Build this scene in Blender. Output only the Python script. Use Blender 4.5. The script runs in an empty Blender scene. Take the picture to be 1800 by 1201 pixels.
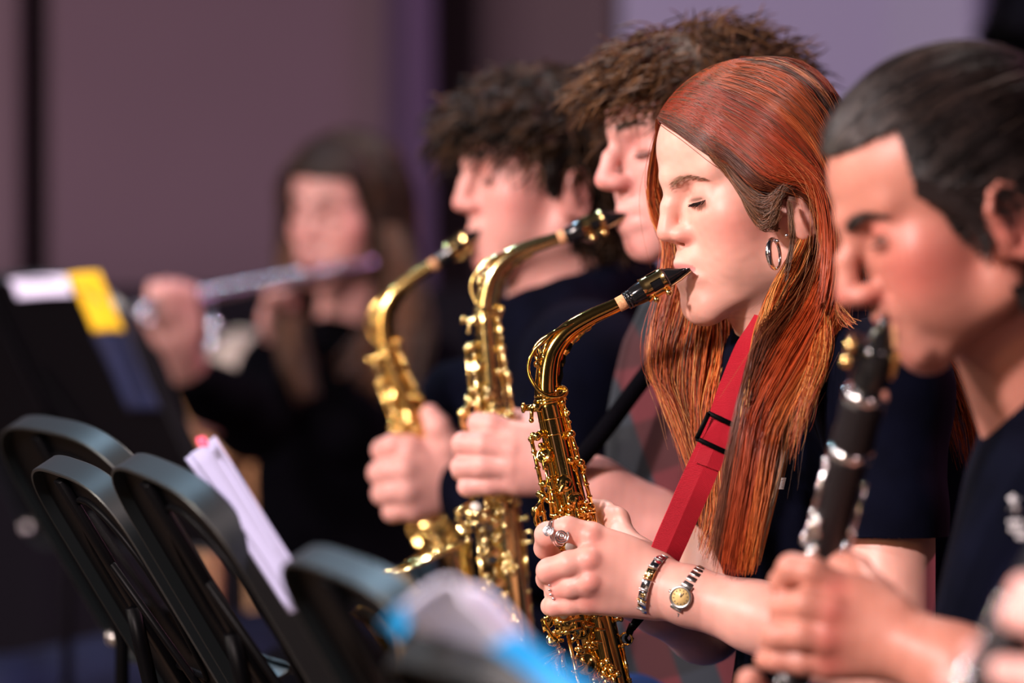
import bpy, math, random
import numpy as np
import openvdb
from mathutils import Vector, Matrix

# ------------------------------------------------------------------ camera, world, lights, exposure
scene = bpy.context.scene
col = scene.collection
FPX = 7600.0          # focal length in pixels of the 1800 px wide frame
ZC = 1.02             # camera height
cam_data = bpy.data.cameras.new('camera')
cam = bpy.data.objects.new('camera', cam_data); col.objects.link(cam)
cam.location = (0, 0, ZC); cam.rotation_euler = (math.pi/2, 0, 0)
cam_data.sensor_width = 36.0; cam_data.lens = FPX/1800*36.0
cam_data.clip_start = 0.1; cam_data.clip_end = 60
cam_data.dof.use_dof = True
cam_data.dof.focus_distance = 3.93
cam_data.dof.aperture_fstop = 2.95
scene.camera = cam
scene.view_settings.view_transform = 'Standard'
scene.view_settings.look = 'None'
scene.view_settings.gamma = 1.0
scene.view_settings.use_curve_mapping = False
scene.view_settings.exposure = 0.0
scene.cycles.max_bounces = 8
scene.cycles.use_denoising = True

world = bpy.data.worlds.new('world'); scene.world = world
world.use_nodes = True
bg = world.node_tree.nodes['Background']
bg.inputs[0].default_value = (0.30, 0.24, 0.36, 1); bg.inputs[1].default_value = 0.04

def lamp(name, loc, target, size, power, color, size_y=None):
    d = bpy.data.lights.new(name, 'AREA'); d.energy = power; d.color = color
    d.size = size
    if size_y: d.shape = 'RECTANGLE'; d.size_y = size_y
    else: d.shape = 'DISK'
    o = bpy.data.objects.new(name, d); col.objects.link(o)
    o.location = loc
    v = Vector(target) - Vector(loc)
    o.rotation_euler = v.to_track_quat('-Z', 'Y').to_euler()
    return o
lamp('stage_or_fill_lamp', (-2.9, 0.1, 3.2), (0.3, 4.0, 1.0), 0.5, 430, (1.0, 0.82, 0.80))
lamp('stage_or_fill_lamp', (-3.9, 3.0, 3.5), (0.2, 4.1, 1.0), 0.35, 150, (1.0, 0.84, 0.82))
lamp('stage_or_fill_lamp', (2.4, -0.6, 2.6), (0.4, 4.0, 0.9), 0.6, 30, (1.0, 0.66, 0.66))  # added fill from the right, where no source is known
lamp('stage_or_fill_lamp', (2.8, 6.0, 3.8), (0.6, 4.0, 1.1), 0.35, 90, (0.95, 0.30, 0.55))
lamp('stage_or_fill_lamp', (0.3, 5.2, 4.0), (0.3, 4.2, 1.0), 0.4, 90, (1.0, 0.86, 0.80))
lamp('stage_or_fill_lamp', (-1.6, 6.4, 4.2), (-1.2, 3.6, 0.8), 0.25, 52, (0.50, 0.76, 1.0))
lamp('stage_or_fill_lamp', (-5.0, 4.6, 2.6), (0.0, 4.4, 1.0), 0.3, 70, (1.0, 0.90, 0.74))
lamp('added_warm_flood', (-4.6, -1.6, 2.0), (0.1, 4.0, 0.9), 1.3, 75, (1.0, 0.66, 0.36))  # added warm source, put in for broad streaks reflected by the brass
lamp('wall_wash_lamp', (2.0, 7.4, 4.6), (1.6, 9.4, 1.9), 1.2, 34, (0.62, 0.58, 0.95))
lamp('wall_wash_lamp', (-1.2, 5.6, 0.4), (-0.5, 9.4, 1.3), 1.2, 14, (0.80, 0.56, 0.74))

# ------------------------------------------------------------------ helpers
rng = np.random.RandomState(7)
def hexc(h, k=1.0):
    v = [int(h[i:i+2], 16)/255 for i in (0, 2, 4)]
    return np.array([((c/12.92) if c <= .04045 else ((c+.055)/1.055)**2.4)*k for c in v])
def W(px, py, d):
    return np.array([(px-900.0)/FPX*d, d, ZC+(600.5-py)/FPX*d])
def WS(lst):
    return [W(*p) for p in lst]

def setprops(o, label=None, cat=None, group=None, kind=None):
    if label: o['label'] = label
    if cat: o['category'] = cat
    if group: o['group'] = group
    if kind: o['kind'] = kind
    return o
def empty(name, loc, label=None, cat=None, group=None):
    o = bpy.data.objects.new(name, None); col.objects.link(o)
    o.location = loc; o.empty_display_size = .05
    return setprops(o, label, cat, group)
def mesh_obj(name, V, Fq, mat, parent=None, colors=None, smooth=True, label=None, cat=None, kind=None, group=None, extra_mats=None, mat_idx=None):
    """V (n,3) world coordinates; Fq array of quads or a list of faces"""
    V = np.asarray(V, dtype=np.float32)
    if parent is not None:
        V = V - np.array(parent_offset(parent), dtype=np.float32)
    me = bpy.data.meshes.new(name)
    if isinstance(Fq, np.ndarray):
        nf, k = Fq.shape
        me.vertices.add(len(V)); me.vertices.foreach_set('co', V.ravel())
        me.loops.add(nf*k); me.loops.foreach_set('vertex_index', Fq.astype(np.int32).ravel())
        me.polygons.add(nf); me.polygons.foreach_set('loop_start', np.arange(0, nf*k, k, dtype=np.int32))
        me.update(calc_edges=True)
    else:
        me.from_pydata([tuple(v) for v in V], [], [tuple(int(i) for i in f) for f in Fq]); me.update()
    me.polygons.foreach_set('use_smooth', np.full(len(me.polygons), smooth))
    if colors is not None:
        a = me.color_attributes.new('Col', 'FLOAT_COLOR', 'POINT')
        c = np.ones((len(V), 4), dtype=np.float32); c[:, :3] = colors
        a.data.foreach_set('color', c.ravel())
    if mat is not None: me.materials.append(mat)
    if extra_mats:
        for m in extra_mats: me.materials.append(m)
        me.polygons.foreach_set('material_index', np.asarray(mat_idx, dtype=np.int32))
    o = bpy.data.objects.new(name, me); col.objects.link(o)
    if parent is not None: o.parent = parent
    return setprops(o, label, cat, group, kind)
def parent_offset(p):
    off = Vector((0, 0, 0))
    while p is not None:
        off = off + p.location; p = p.parent
    return off

# ---- geometry accumulators
class Geo:
    def __init__(s): s.V = []; s.F = []; s.n = 0; s.C = []
    def add(s, V, F, c=None):
        V = np.asarray(V, float); s.V.append(V)
        s.F += [tuple(int(i)+s.n for i in f) for f in F]; s.n += len(V)
        s.C.append(np.tile(np.array(c if c is not None else (1, 1, 1), float), (len(V), 1)))
    def arr(s): return np.concatenate(s.V)
    def obj(s, name, mat, parent=None, colors=False, **k):
        return mesh_obj(name, s.arr(), s.F, mat, parent, np.concatenate(s.C) if colors else None, **k)
def unit(v):
    v = np.asarray(v, float); n = np.linalg.norm(v); return v/(n if n > 1e-12 else 1)
def perp(t, ref=(0, 1, 0)):
    a = np.cross(t, ref)
    if np.linalg.norm(a) < .1: a = np.cross(t, (1, 0, 0))
    return unit(a)
def catmull(P, n):
    P = np.asarray(P, float)
    if len(P) == 2:
        t = np.linspace(0, 1, n)[:, None]; return P[0]*(1-t)+P[1]*t
    Q = np.vstack([2*P[0]-P[1], P, 2*P[-1]-P[-2]])
    m = len(P)-1; u = np.linspace(0, m-1e-9, n); i = np.floor(u).astype(int); t = (u-i)[:, None]
    p0, p1, p2, p3 = Q[i], Q[i+1], Q[i+2], Q[i+3]
    return .5*((2*p1)+(-p0+p2)*t+(2*p0-5*p1+4*p2-p3)*t*t+(-p0+3*p1-3*p2+p3)*t**3)
def sweep(g, path, rad, n=12, cap=True, flat=None, ref=(0, 1, 0), c=None):
    """tube along path; rad scalar or per-point; flat=(a,b) scales the two section axes"""
    path = np.asarray(path, float); m = len(path)
    rad = np.ones(m)*rad if np.ndim(rad) == 0 else np.asarray(rad, float)
    T = np.gradient(path, axis=0); T = np.array([unit(t) for t in T])
    N = perp(T[0], ref); V = []
    for i in range(m):
        N = unit(N-T[i]*np.dot(N, T[i])); B = np.cross(T[i], N)
        a = np.arange(n)/n*2*math.pi; fa, fb = flat if flat else (1, 1)
        V.append(path[i]+rad[i]*(np.cos(a)[:, None]*N*fa+np.sin(a)[:, None]*B*fb))
    F = [(i*n+j, i*n+(j+1) % n, (i+1)*n+(j+1) % n, (i+1)*n+j) for i in range(m-1) for j in range(n)]
    if cap: F += [tuple(range(n))[::-1], tuple((m-1)*n+j for j in range(n))]
    g.add(np.concatenate(V), F, c)
def rod(g, a, b, r, n=10, c=None):
    sweep(g, [a, b], r, n, c=c)
def lathe(g, a, axis, prof, n=20, ref=(0, 1, 0), caps=True, c=None):
    """prof list of (distance along axis, radius)"""
    ax = unit(axis); N = perp(ax, ref); B = np.cross(ax, N); V = []
    ang = np.arange(n)/n*2*math.pi
    for h, r in prof: V.append(np.asarray(a)+ax*h+r*(np.cos(ang)[:, None]*N+np.sin(ang)[:, None]*B))
    m = len(prof)
    F = [(i*n+j, i*n+(j+1) % n, (i+1)*n+(j+1) % n, (i+1)*n+j) for i in range(m-1) for j in range(n)]
    if caps: F += [tuple(range(n))[::-1], tuple((m-1)*n+j for j in range(n))]
    g.add(np.concatenate(V), F, c)
def ball(g, c0, r, n=10, axis=(0, 0, 1), sq=1.0, c=None):
    th = np.linspace(0.05, math.pi-.05, n)
    lathe(g, np.asarray(c0), axis, [(-r*sq*math.cos(t), r*math.sin(t)) for t in th], n+4, c=c)
def ring(g, c0, axis, R, r, n=28, m=10, arc=(0, 2*math.pi), c=None, ref=(0, 1, 0)):
    ax = unit(axis); N = perp(ax, ref); B = np.cross(ax, N)
    full = arc[1]-arc[0] >= 2*math.pi-1e-6
    a = np.linspace(arc[0], arc[1], n, endpoint=not full); b = np.arange(m)/m*2*math.pi; V = []
    for x in a:
        D = math.cos(x)*N+math.sin(x)*B
        V.append(np.asarray(c0)+D*R+r*(np.cos(b)[:, None]*D+np.sin(b)[:, None]*ax))
    k = n if full else n-1
    F = [(i*m+j, i*m+(j+1) % m, ((i+1) % n)*m+(j+1) % m, ((i+1) % n)*m+j) for i in range(k) for j in range(m)]
    if not full: F += [tuple(range(m))[::-1], tuple((n-1)*m+j for j in range(m))]
    g.add(np.concatenate(V), F, c)
def box(g, c0, ex, ey, ez, c=None, bev=0.0):
    """box from centre and three half-extent vectors, with chamfered edges"""
    c0 = np.asarray(c0, float); e = [np.asarray(v, float) for v in (ex, ey, ez)]
    L = [np.linalg.norm(v) for v in e]
    b = min(bev, .9*min(L))
    if b <= 0:
        V = [c0+sx*e[0]+sy*e[1]+sz*e[2] for sx in (-1, 1) for sy in (-1, 1) for sz in (-1, 1)]
        F = [(0, 1, 3, 2), (4, 6, 7, 5), (0, 4, 5, 1), (2, 3, 7, 6), (0, 2, 6, 4), (1, 5, 7, 3)]
        g.add(V, F, c); return
    V = []; idx = {}
    for sx in (-1, 1):
        for sy in (-1, 1):
            for sz in (-1, 1):
                for k in range(3):
                    s = [sx, sy, sz]; p = c0.copy()
                    for j in range(3): p = p+s[j]*e[j]*(1 if j == k else (1-b/L[j]))
                    idx[(sx, sy, sz, k)] = len(V); V.append(p)
    F = []
    for k in range(3):
        i, j = [(1, 2), (2, 0), (0, 1)][k]
        for s in (-1, 1):
            def key(a, b2):
                t = [0, 0, 0]; t[k] = s; t[i] = a; t[j] = b2; return idx[(t[0], t[1], t[2], k)]
            f = (key(-1, -1), key(1, -1), key(1, 1), key(-1, 1)); F.append(f if s > 0 else f[::-1])
    for k in range(3):
        i, j = [(1, 2), (2, 0), (0, 1)][k]
        for a in (-1, 1):
            for b2 in (-1, 1):
                def key(sk, w):
                    t = [0, 0, 0]; t[k] = sk; t[i] = a; t[j] = b2; return idx[(t[0], t[1], t[2], w)]
                f = (key(-1, i), key(1, i), key(1, j), key(-1, j)); F.append(f if a*b2 < 0 else f[::-1])
    for sx in (-1, 1):
        for sy in (-1, 1):
            for sz in (-1, 1):
                f = (idx[(sx, sy, sz, 0)], idx[(sx, sy, sz, 1)], idx[(sx, sy, sz, 2)])
                F.append(f if sx*sy*sz > 0 else f[::-1])
    g.add(V, F, c)

# ---- voxel field for bodies, hands, cloth and hair masses
class Vox:
    def __init__(s, lo, hi, h):
        s.h = h; s.lo = np.asarray(lo, float); s.n = np.ceil((np.asarray(hi)-s.lo)/h).astype(int)+1
        s.g = np.full(s.n, .06, dtype=np.float32)
    def reg(s, lo, hi):
        a = np.maximum(np.floor((lo-s.lo)/s.h).astype(int), 0); b = np.minimum(np.ceil((hi-s.lo)/s.h).astype(int)+1, s.n)
        if np.any(b <= a): return None
        ax = [(s.lo[i]+s.h*np.arange(a[i], b[i])).astype(np.float32) for i in range(3)]
        return (slice(a[0], b[0]), slice(a[1], b[1]), slice(a[2], b[2])), ax[0][:, None, None], ax[1][None, :, None], ax[2][None, None, :]
    def put(s, lo, hi, fn, k, op):
        m = k+3*s.h
        r = s.reg(np.asarray(lo)-m, np.asarray(hi)+m)
        if r is None: return s
        sl, X, Y, Z = r; d = fn(X, Y, Z); g = s.g[sl]
        if op == 'add':
            h = np.maximum(k-np.abs(g-d), 0)/max(k, 1e-6); s.g[sl] = np.minimum(g, d)-h*h*k*.25
        else:
            d = -d; h = np.maximum(k-np.abs(g-d), 0)/max(k, 1e-6); s.g[sl] = np.maximum(g, d)+h*h*k*.25
        return s
    def cap(s, a, b, r1, r2=None, k=.006, op='add'):
        a = np.asarray(a, float); b = np.asarray(b, float); r2 = r1 if r2 is None else r2
        ab = b-a; L2 = max(float(ab@ab), 1e-12); R = max(r1, r2)
        def fn(X, Y, Z):
            x, y, z = X-a[0], Y-a[1], Z-a[2]
            t = np.clip((x*ab[0]+y*ab[1]+z*ab[2])/L2, 0, 1)
            return np.sqrt((x-t*ab[0])**2+(y-t*ab[1])**2+(z-t*ab[2])**2)-(r1+(r2-r1)*t)
        return s.put(np.minimum(a, b)-R, np.maximum(a, b)+R, fn, k, op)
    def chain(s, pts, rads, k=.006, op='add'):
        for i in range(len(pts)-1): s.cap(pts[i], pts[i+1], rads[i], rads[i+1], k, op)
        return s
    def ell(s, c, r, B=None, k=.01, op='add'):
        """B: 3x3 rows = local axes in world"""
        c = np.asarray(c, float); r = np.asarray(r, float)
        B = np.eye(3) if B is None else np.asarray(B, float)
        ext = np.sqrt(((B*r[:, None])**2).sum(0))
        def fn(X, Y, Z):
            x, y, z = X-c[0], Y-c[1], Z-c[2]
            q = [B[i, 0]*x+B[i, 1]*y+B[i, 2]*z for i in range(3)]
            k0 = np.sqrt(sum((q[i]/r[i])**2 for i in range(3))); k1 = np.sqrt(sum((q[i]/(r[i]**2))**2 for i in range(3)))
            return k0*(k0-1)/np.maximum(k1, 1e-6)
        return s.put(c-ext, c+ext, fn, k, op)
    def mesh(s, smooth=1):
        g = s.g
        g[0], g[-1] = .06, .06; g[:, 0], g[:, -1] = .06, .06; g[:, :, 0], g[:, :, -1] = .06, .06
        vd = openvdb.FloatGrid(.06); vd.copyFromArray(g); vd.transform = openvdb.createLinearTransform(s.h)
        P, Q = vd.convertToQuads(0.0)[:2]
        return np.asarray(P, float)+s.lo, np.asarray(Q)[:, ::-1]

def vnoise(P, f, seed=0):
    """cheap smooth pseudo-noise, about -1..1"""
    r = np.random.RandomState(seed); o = np.zeros(len(P))
    for i in range(5):
        v = unit(r.randn(3))*f*(.7+.8*r.rand()); o += np.sin(P@v+r.rand()*6.28)
    return o/2.6

# ---- materials
def new_mat(name):
    m = bpy.data.materials.new(name); m.use_nodes = True
    return m, m.node_tree, m.node_tree.nodes['Principled BSDF']
def noise_bump(nt, bsdf, scale, strength, dist, detail=3, coord='Object'):
    tc = nt.nodes.new('ShaderNodeTexCoord'); n = nt.nodes.new('ShaderNodeTexNoise'); b = nt.nodes.new('ShaderNodeBump')
    n.inputs['Scale'].default_value = scale; n.inputs['Detail'].default_value = detail
    b.inputs['Strength'].default_value = strength; b.inputs['Distance'].default_value = dist
    nt.links.new(tc.outputs[coord], n.inputs['Vector']); nt.links.new(n.outputs['Fac'], b.inputs['Height'])
    nt.links.new(b.outputs['Normal'], bsdf.inputs['Normal']); return n, b
def simple(name, c, rough=.5, metal=0., spec=.5, bump=None, coat=0, vary=0.0, vscale=40):
    m, nt, b = new_mat(name)
    c = hexc(c) if isinstance(c, str) else np.array(c)
    b.inputs['Base Color'].default_value = (*c, 1); b.inputs['Roughness'].default_value = rough
    b.inputs['Metallic'].default_value = metal; b.inputs['Specular IOR Level'].default_value = spec
    b.inputs['Coat Weight'].default_value = coat
    if vary:
        tc = nt.nodes.new('ShaderNodeTexCoord'); n = nt.nodes.new('ShaderNodeTexNoise'); r = nt.nodes.new('ShaderNodeValToRGB')
        n.inputs['Scale'].default_value = vscale; nt.links.new(tc.outputs['Object'], n.inputs['Vector'])
        r.color_ramp.elements[0].position = .3; r.color_ramp.elements[1].position = .7
        r.color_ramp.elements[0].color = (*(c*(1-vary)), 1); r.color_ramp.elements[1].color = (*np.minimum(c*(1+vary), 1), 1)
        nt.links.new(n.outputs['Fac'], r.inputs['Fac']); nt.links.new(r.outputs['Color'], b.inputs['Base Color'])
    if bump: noise_bump(nt, b, *bump)
    return m
def col_mat(name, rough=.5, sss=0, spec=.4, bump=None, metal=0):
    m, nt, b = new_mat(name)
    a = nt.nodes.new('ShaderNodeVertexColor'); a.layer_name = 'Col'
    nt.links.new(a.outputs['Color'], b.inputs['Base Color'])
    b.inputs['Roughness'].default_value = rough; b.inputs['Specular IOR Level'].default_value = spec
    b.inputs['Metallic'].default_value = metal
    if sss:
        b.inputs['Subsurface Weight'].default_value = sss; b.inputs['Subsurface Scale'].default_value = .006
        b.inputs['Subsurface Radius'].default_value = (1, .35, .2)
    if bump: noise_bump(nt, b, *bump)
    return m
SKIN = col_mat('skin', .45, .35, .38, bump=(900, .12, .0004))
HAIR = col_mat('hair_strands', .38, 0, .42)
HAIRD = col_mat('dark_hair_strands', .45, 0, .12)
HAIRBASE = col_mat('hair_base', .6, 0, .2)
GOLD = simple('lacquered_brass', (1.0, 0.66, 0.17), .10, 1.0)
GOLD2 = simple('pale_lacquered_brass', (0.95, 0.66, 0.26), .16, 1.0)
GOLD3 = simple('pale_yellow_brass', (1.0, 0.80, 0.36), .16, 1.0)
GOLD4 = simple('aged_yellow_brass', (.92, 0.62, 0.20), .20, 1.0)
SILVER = simple('silver_plate', (0.86, 0.86, 0.88), .14, 1.0)
STEEL = simple('brushed_steel', (0.55, 0.54, 0.52), .28, 1.0)
EBON = simple('black_ebonite', (0.008, 0.008, 0.009), .12, 0, .6)
GRENA = simple('grenadilla_wood', (0.009, 0.007, 0.008), .36, 0, .38, bump=(300, .05, .0004))
CORK = simple('cork', 'd29a6e', .8, vary=.25, vscale=500)
PEARL = simple('mother_of_pearl', 'dcd8d0', .2, 0, .6)
PLASTIC = simple('satin_black_metal', (0.0015, 0.0015, 0.0020), .42, 0, .05, bump=(500, .08, .0004))
NAVY = simple('navy_cotton', (0.0014, 0.0019, 0.0068), .9, 0, .05, bump=(1400, .3, .0006), vary=.25, vscale=25)
BLACKC = simple('black_cotton', (0.0016, 0.0014, 0.0026), .92, 0, .03, bump=(1400, .3, .0006), vary=.2, vscale=25)
DENIM = simple('blue_denim', (0.008, 0.028, 0.11), .85, 0, .2, bump=(900, .3, .0005), vary=.4, vscale=30)

# ---- strands: tubes of three sides, one mesh
def strands(name, paths, rads, cols, mat, parent, taper=.35, **k):
    paths = np.asarray(paths, float); N, S, _ = paths.shape
    T = np.gradient(paths, axis=1); T /= np.linalg.norm(T, axis=2, keepdims=True)+1e-9
    A = np.cross(T, np.array([.25, .35, .9])); A /= np.linalg.norm(A, axis=2, keepdims=True)+1e-9
    B = np.cross(T, A)
    tp = np.ones(S); q = np.linspace(0, 1, S); tp = np.where(q > .75, 1-(q-.75)/.25*(1-taper), 1.0)*np.where(q < .06, .6+q/.06*.4, 1)
    r = np.asarray(rads)[:, None, None]*tp[None, :, None]
    V = np.stack([paths+r*(math.cos(a)*A+math.sin(a)*B) for a in (0, 2.094, 4.189)], axis=2)   # N,S,3,3
    base = (np.arange(N)*S*3)[:, None, None]; i = np.arange(S-1)[None, :, None]*3; j = np.arange(3)[None, None, :]; j2 = (j+1) % 3
    F = np.stack([base+i+j, base+i+j2, base+i+3+j2, base+i+3+j], axis=-1).reshape(-1, 4)
    C = np.broadcast_to(np.asarray(cols)[:, None, None, :] if np.ndim(cols) == 2 else np.asarray(cols)[:, :, None, :], (N, S, 3, 3)).reshape(-1, 3)
    return mesh_obj(name, V.reshape(-1, 3), F, mat, parent, C, **k)
def sheet(guides, n, S, thick=.006, jit=.0025, wave=.002, seed=0, clump=0.0, ends=.1, nclump=40, root_t=0.0, freq=3.):
    """n strand paths between neighbouring guide polylines"""
    r = np.random.RandomState(seed)
    G = np.array([catmull(g, 40) for g in guides]); M = len(G)
    u = r.rand(n)*(M-1)
    if clump:
        cu = r.rand(nclump)*(M-1); ci = np.argmin(np.abs(u[:, None]-cu[None]), 1); uc = cu[ci]
    q = np.linspace(0, 39, S)
    out = np.zeros((n, S, 3)); off = r.randn(n, 3)*jit; dth = (r.rand(n)-.5)*2*thick; ln = 1-r.rand(n)*ends; rt = r.rand(n)*root_t
    ph = r.rand(n, 3)*6.28
    if clump: ph = .3*ph+(r.rand(nclump, 3)*6.28)[ci]
    tt = np.linspace(0, 1, S)
    for i in range(n):
        t = rt[i]+tt*(ln[i]-rt[i])
        uu = u[i] if not clump else u[i]+(uc[i]-u[i])*clump*np.clip(t*1.3, 0, 1)
        uu = np.clip(uu*np.ones(S), 0, M-1-1e-6); a = np.floor(uu).astype(int); w = (uu-a)[:, None]
        x = t*39; b = np.minimum(np.floor(x).astype(int), 38); v = (x-b)[:, None]
        P = (G[a, b]*(1-v)+G[a, b+1]*v)*(1-w)+(G[a+1, b]*(1-v)+G[a+1, b+1]*v)*w
        P = P+off[i]*(.3+.7*np.sin(np.clip(t*1.6, 0, 1)*1.57))[:, None]
        P[:, 1] += dth[i]
        P = P+wave*np.sin(t[:, None]*freq*6.28/1.5+ph[i])*np.clip(t*2, 0, 1)[:, None]
        out[i] = P
    return out
def mixcols(n, cols, w=None, seed=0, jitter=.15):
    r = np.random.RandomState(seed); cols = np.array(cols); i = r.choice(len(cols), n, p=w)
    return np.clip(cols[i]*(1+jitter*r.randn(n, 1)), 0.001, 1)
# ------------------------------------------------------------------ people: shared builders
class Frame:
    def __init__(s, o, yaw, pitch, roll=0, sc=1.0):
        y, p, r = math.radians(yaw), math.radians(pitch), math.radians(roll)
        F = np.array([-math.cos(y), -math.sin(y), 0]); L = np.array([math.sin(y), -math.cos(y), 0]); U = np.array([0, 0, 1.])
        F, U = F*math.cos(p)-U*math.sin(p), U*math.cos(p)+F*math.sin(p)
        L, U = L*math.cos(r)+U*math.sin(r), U*math.cos(r)-L*math.sin(r)
        s.o, s.sc, s.B = np.asarray(o, float), sc, np.array([L, F, U])
    def w(s, p): return s.o+s.sc*(np.asarray(p, float)@s.B)
    def inv(s, P): return (np.asarray(P)-s.o)@s.B.T/s.sc

def head_prims(v, fr, q):
    """q: dict of face parameters, metres in (left, forward, up), origin at eye level between the ears"""
    S = fr.sc
    def E(c, r, k=.012, op='add', rot=None):
        B = fr.B if rot is None else rot@fr.B
        v.ell(fr.w(c), np.array(r)*S, B, k*S, op)
    def C(a, b, r1, r2=None, k=.008, op='add'): v.cap(fr.w(a), fr.w(b), r1*S, (r1 if r2 is None else r2)*S, k*S, op)
    g = q.get
    jw = g('jaw', 1.0); nl = g('nose', .112); nz = g('nose_z', -.034); fh = g('forehead', 0)
    cc_, cr_ = g('cran', ((0, -.008, .034), (.073, .090, .080)))
    E(cc_, cr_, .01)
    E((0, .030, .036), (.058, .060+fh, .050), .02)
    E((0, .030, -.022), (.060, .058, .060), .02)
    E((0, .034, -.062), (.047*jw, .050, .036), .02)
    for s in (-1, 1):
        C((s*.058*jw, -.004, -.040), (s*.050*jw, .006, -.072), .013, .013, .02)
        C((s*.050*jw, .006, -.072), (s*.014, .070+g('chin_f', 0), -.100+g('chin_z', 0)), .014, .013, .02)
        E((s*.041, .052, -.026), (.021, .024, .022), .018)
        E((s*.036, .050, -.058), (.020, .026, .028), .02)
        C((s*.010, .082, .017), (s*.042, .064, .020), .0095, .0085, .012)
    E((0, .070+g('chin_f', 0), -.098+g('chin_z', 0)), (.020, .017, .017), .020)
    E((0, .064+.5*g('chin_f', 0), -.074), (.026, .027, .026), .018)
    for s in (-1, 1):
        E((s*.031, .091, -.002), (.018, .016, .0100), .014, 'sub')
        E((s*.0305, .0670, -.001), (.0155, .0135, .0122), .006)
        if g('eye_open', .3) > 0:
            E((s*.0305, .0795, -.0035-.002*g('look_down', 1)), (.0125, .0085, .0045*g('eye_open', .3)), .0015, 'sub')
        C((s*.020, .079, -.0105), (s*.042, .070, -.008), .0035, .003, .008)
    # nose
    br = g('bridge', .086)
    C((0, br-.002, .016), (0, br-.005, .004), .0085, .0075, .012)
    C((0, br-.005, .004), (0, (br+nl)/2-.006+g('hump', 0), (nz+.006)/2+.004), .0075, .0074, .010)
    C((0, (br+nl)/2-.006+g('hump', 0), (nz+.006)/2+.004), (0, nl-g('tip', .0092), nz), .0074, g('tip', .0092), .006)
    C((0, nl-.018, nz-.006), (0, .086, nz-.014), .0062, .006, .006)
    for s in (-1, 1):
        E((s*.0112, nl-.0220, nz-.004), (.0068, .0110, .0075), .009)
        C((s*.011, .082, nz-.004), (s*.015, .075, nz-.006), .0065, .006, .006)
        C((s*.0195, nl-.030, nz+.003), (s*.0195, nl-.034, nz-.008), .0016, .0016, .004, 'sub')
        E((s*.0066, nl-.0200, nz-.0120), (.0034, .0066, .0042), .002, 'sub')
    # mouth
    mz = g('mouth_z', -.068); mf = g('mouth_f', 0)
    E((0, .0775+mf, mz+.008), (.023, .014, .011), .01)
    C((-.013, .086+mf, mz+.0045), (0, .0915+mf, mz+.006), .0042, .0050, .005)
    C((.013, .086+mf, mz+.0045), (0, .0915+mf, mz+.006), .0042, .0050, .005)
    C((-.012, .084+mf, mz-.0055), (.012, .084+mf, mz-.0055), .0056, .0056, .006)
    C((-.012, .084+mf, mz-.0055), (0, .0885+mf, mz-.006), .005, .0058, .006)
    C((.012, .084+mf, mz-.0055), (0, .0885+mf, mz-.006), .005, .0058, .006)
    C((-.021, .079+mf, mz-.0005), (0, .094+mf, mz), .0017, .0018, .0028, 'sub')
    C((.021, .079+mf, mz-.0005), (0, .094+mf, mz), .0017, .0018, .0028, 'sub')
    
    if g('puff'):
        for s in (-1, 1): E((s*.011, .0785+mf, mz-.0095), (.014, .0135, .0085), .006)
        E((0, .0838+mf, mz-.0115), (.013, .0125, .0095), .008)
    # ears
    ez = g('ear_z', -.022); ef = g('ear_f', -.008)
    for s in g('ears', (-1, 1)):
        a = math.radians(24)*s; t = math.radians(-12)
        out = np.array([math.cos(a), -math.sin(a)*1.0*1, 0]) if s > 0 else np.array([math.cos(a), -math.sin(a), 0])
        fw = np.array([math.sin(a), math.cos(a), 0]); up = np.array([0, 0, 1.])
        fw, up = fw*math.cos(t)+up*math.sin(t), up*math.cos(t)-fw*math.sin(t)
        R = np.array([out, fw, up])
        c = np.array([s*(.073+g('ear_o', 0)), ef, ez]); K = g('ear_s', .84)
        def pt(o_, f_, u_): return c+out*o_*s*K+fw*f_*K+up*u_*K
        E(pt(.003, 0, .002), (.0042*K, .0160*K, .029*K), .004, rot=R)
        E(pt(.010, .001, .005), (.0062*K, .0105*K, .022*K), .002, 'sub', rot=R)
        E(pt(.006, .003, -.004), (.008*K, .0078*K, .010*K), .002, 'sub', rot=R)
        rim = [(.004, .012, .006), (.008, .0135, .020), (.010, .006, .030), (.012, -.004, .032), (.0125, -.0125, .025), (.012, -.0165, .012),
               (.010, -.015, -.002), (.008, -.010, -.015), (.006, -.003, -.025), (.0055, .004, -.028), (.005, .008, -.024)]
        rr = [.0020, .0025, .0027, .0028, .0028, .0027, .0026, .003, .0046, .0048, .0034]
        for i in range(len(rim)-1): C(pt(*rim[i]), pt(*rim[i+1]), rr[i], rr[i+1], .003)
        an = [(.006, .0, .020), (.009, -.007, .012), (.009, -.0095, .0), (.007, -.006, -.010)]
        for i in range(3): C(pt(*an[i]), pt(*an[i+1]), .0018, .0018, .003)
        C(pt(.004, .011, -.006), pt(.005, .0095, -.012), .0035, .003, .004)
        E(c+np.array([0, .010, -.002]), (.008, .012, .024), .01)

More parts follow.
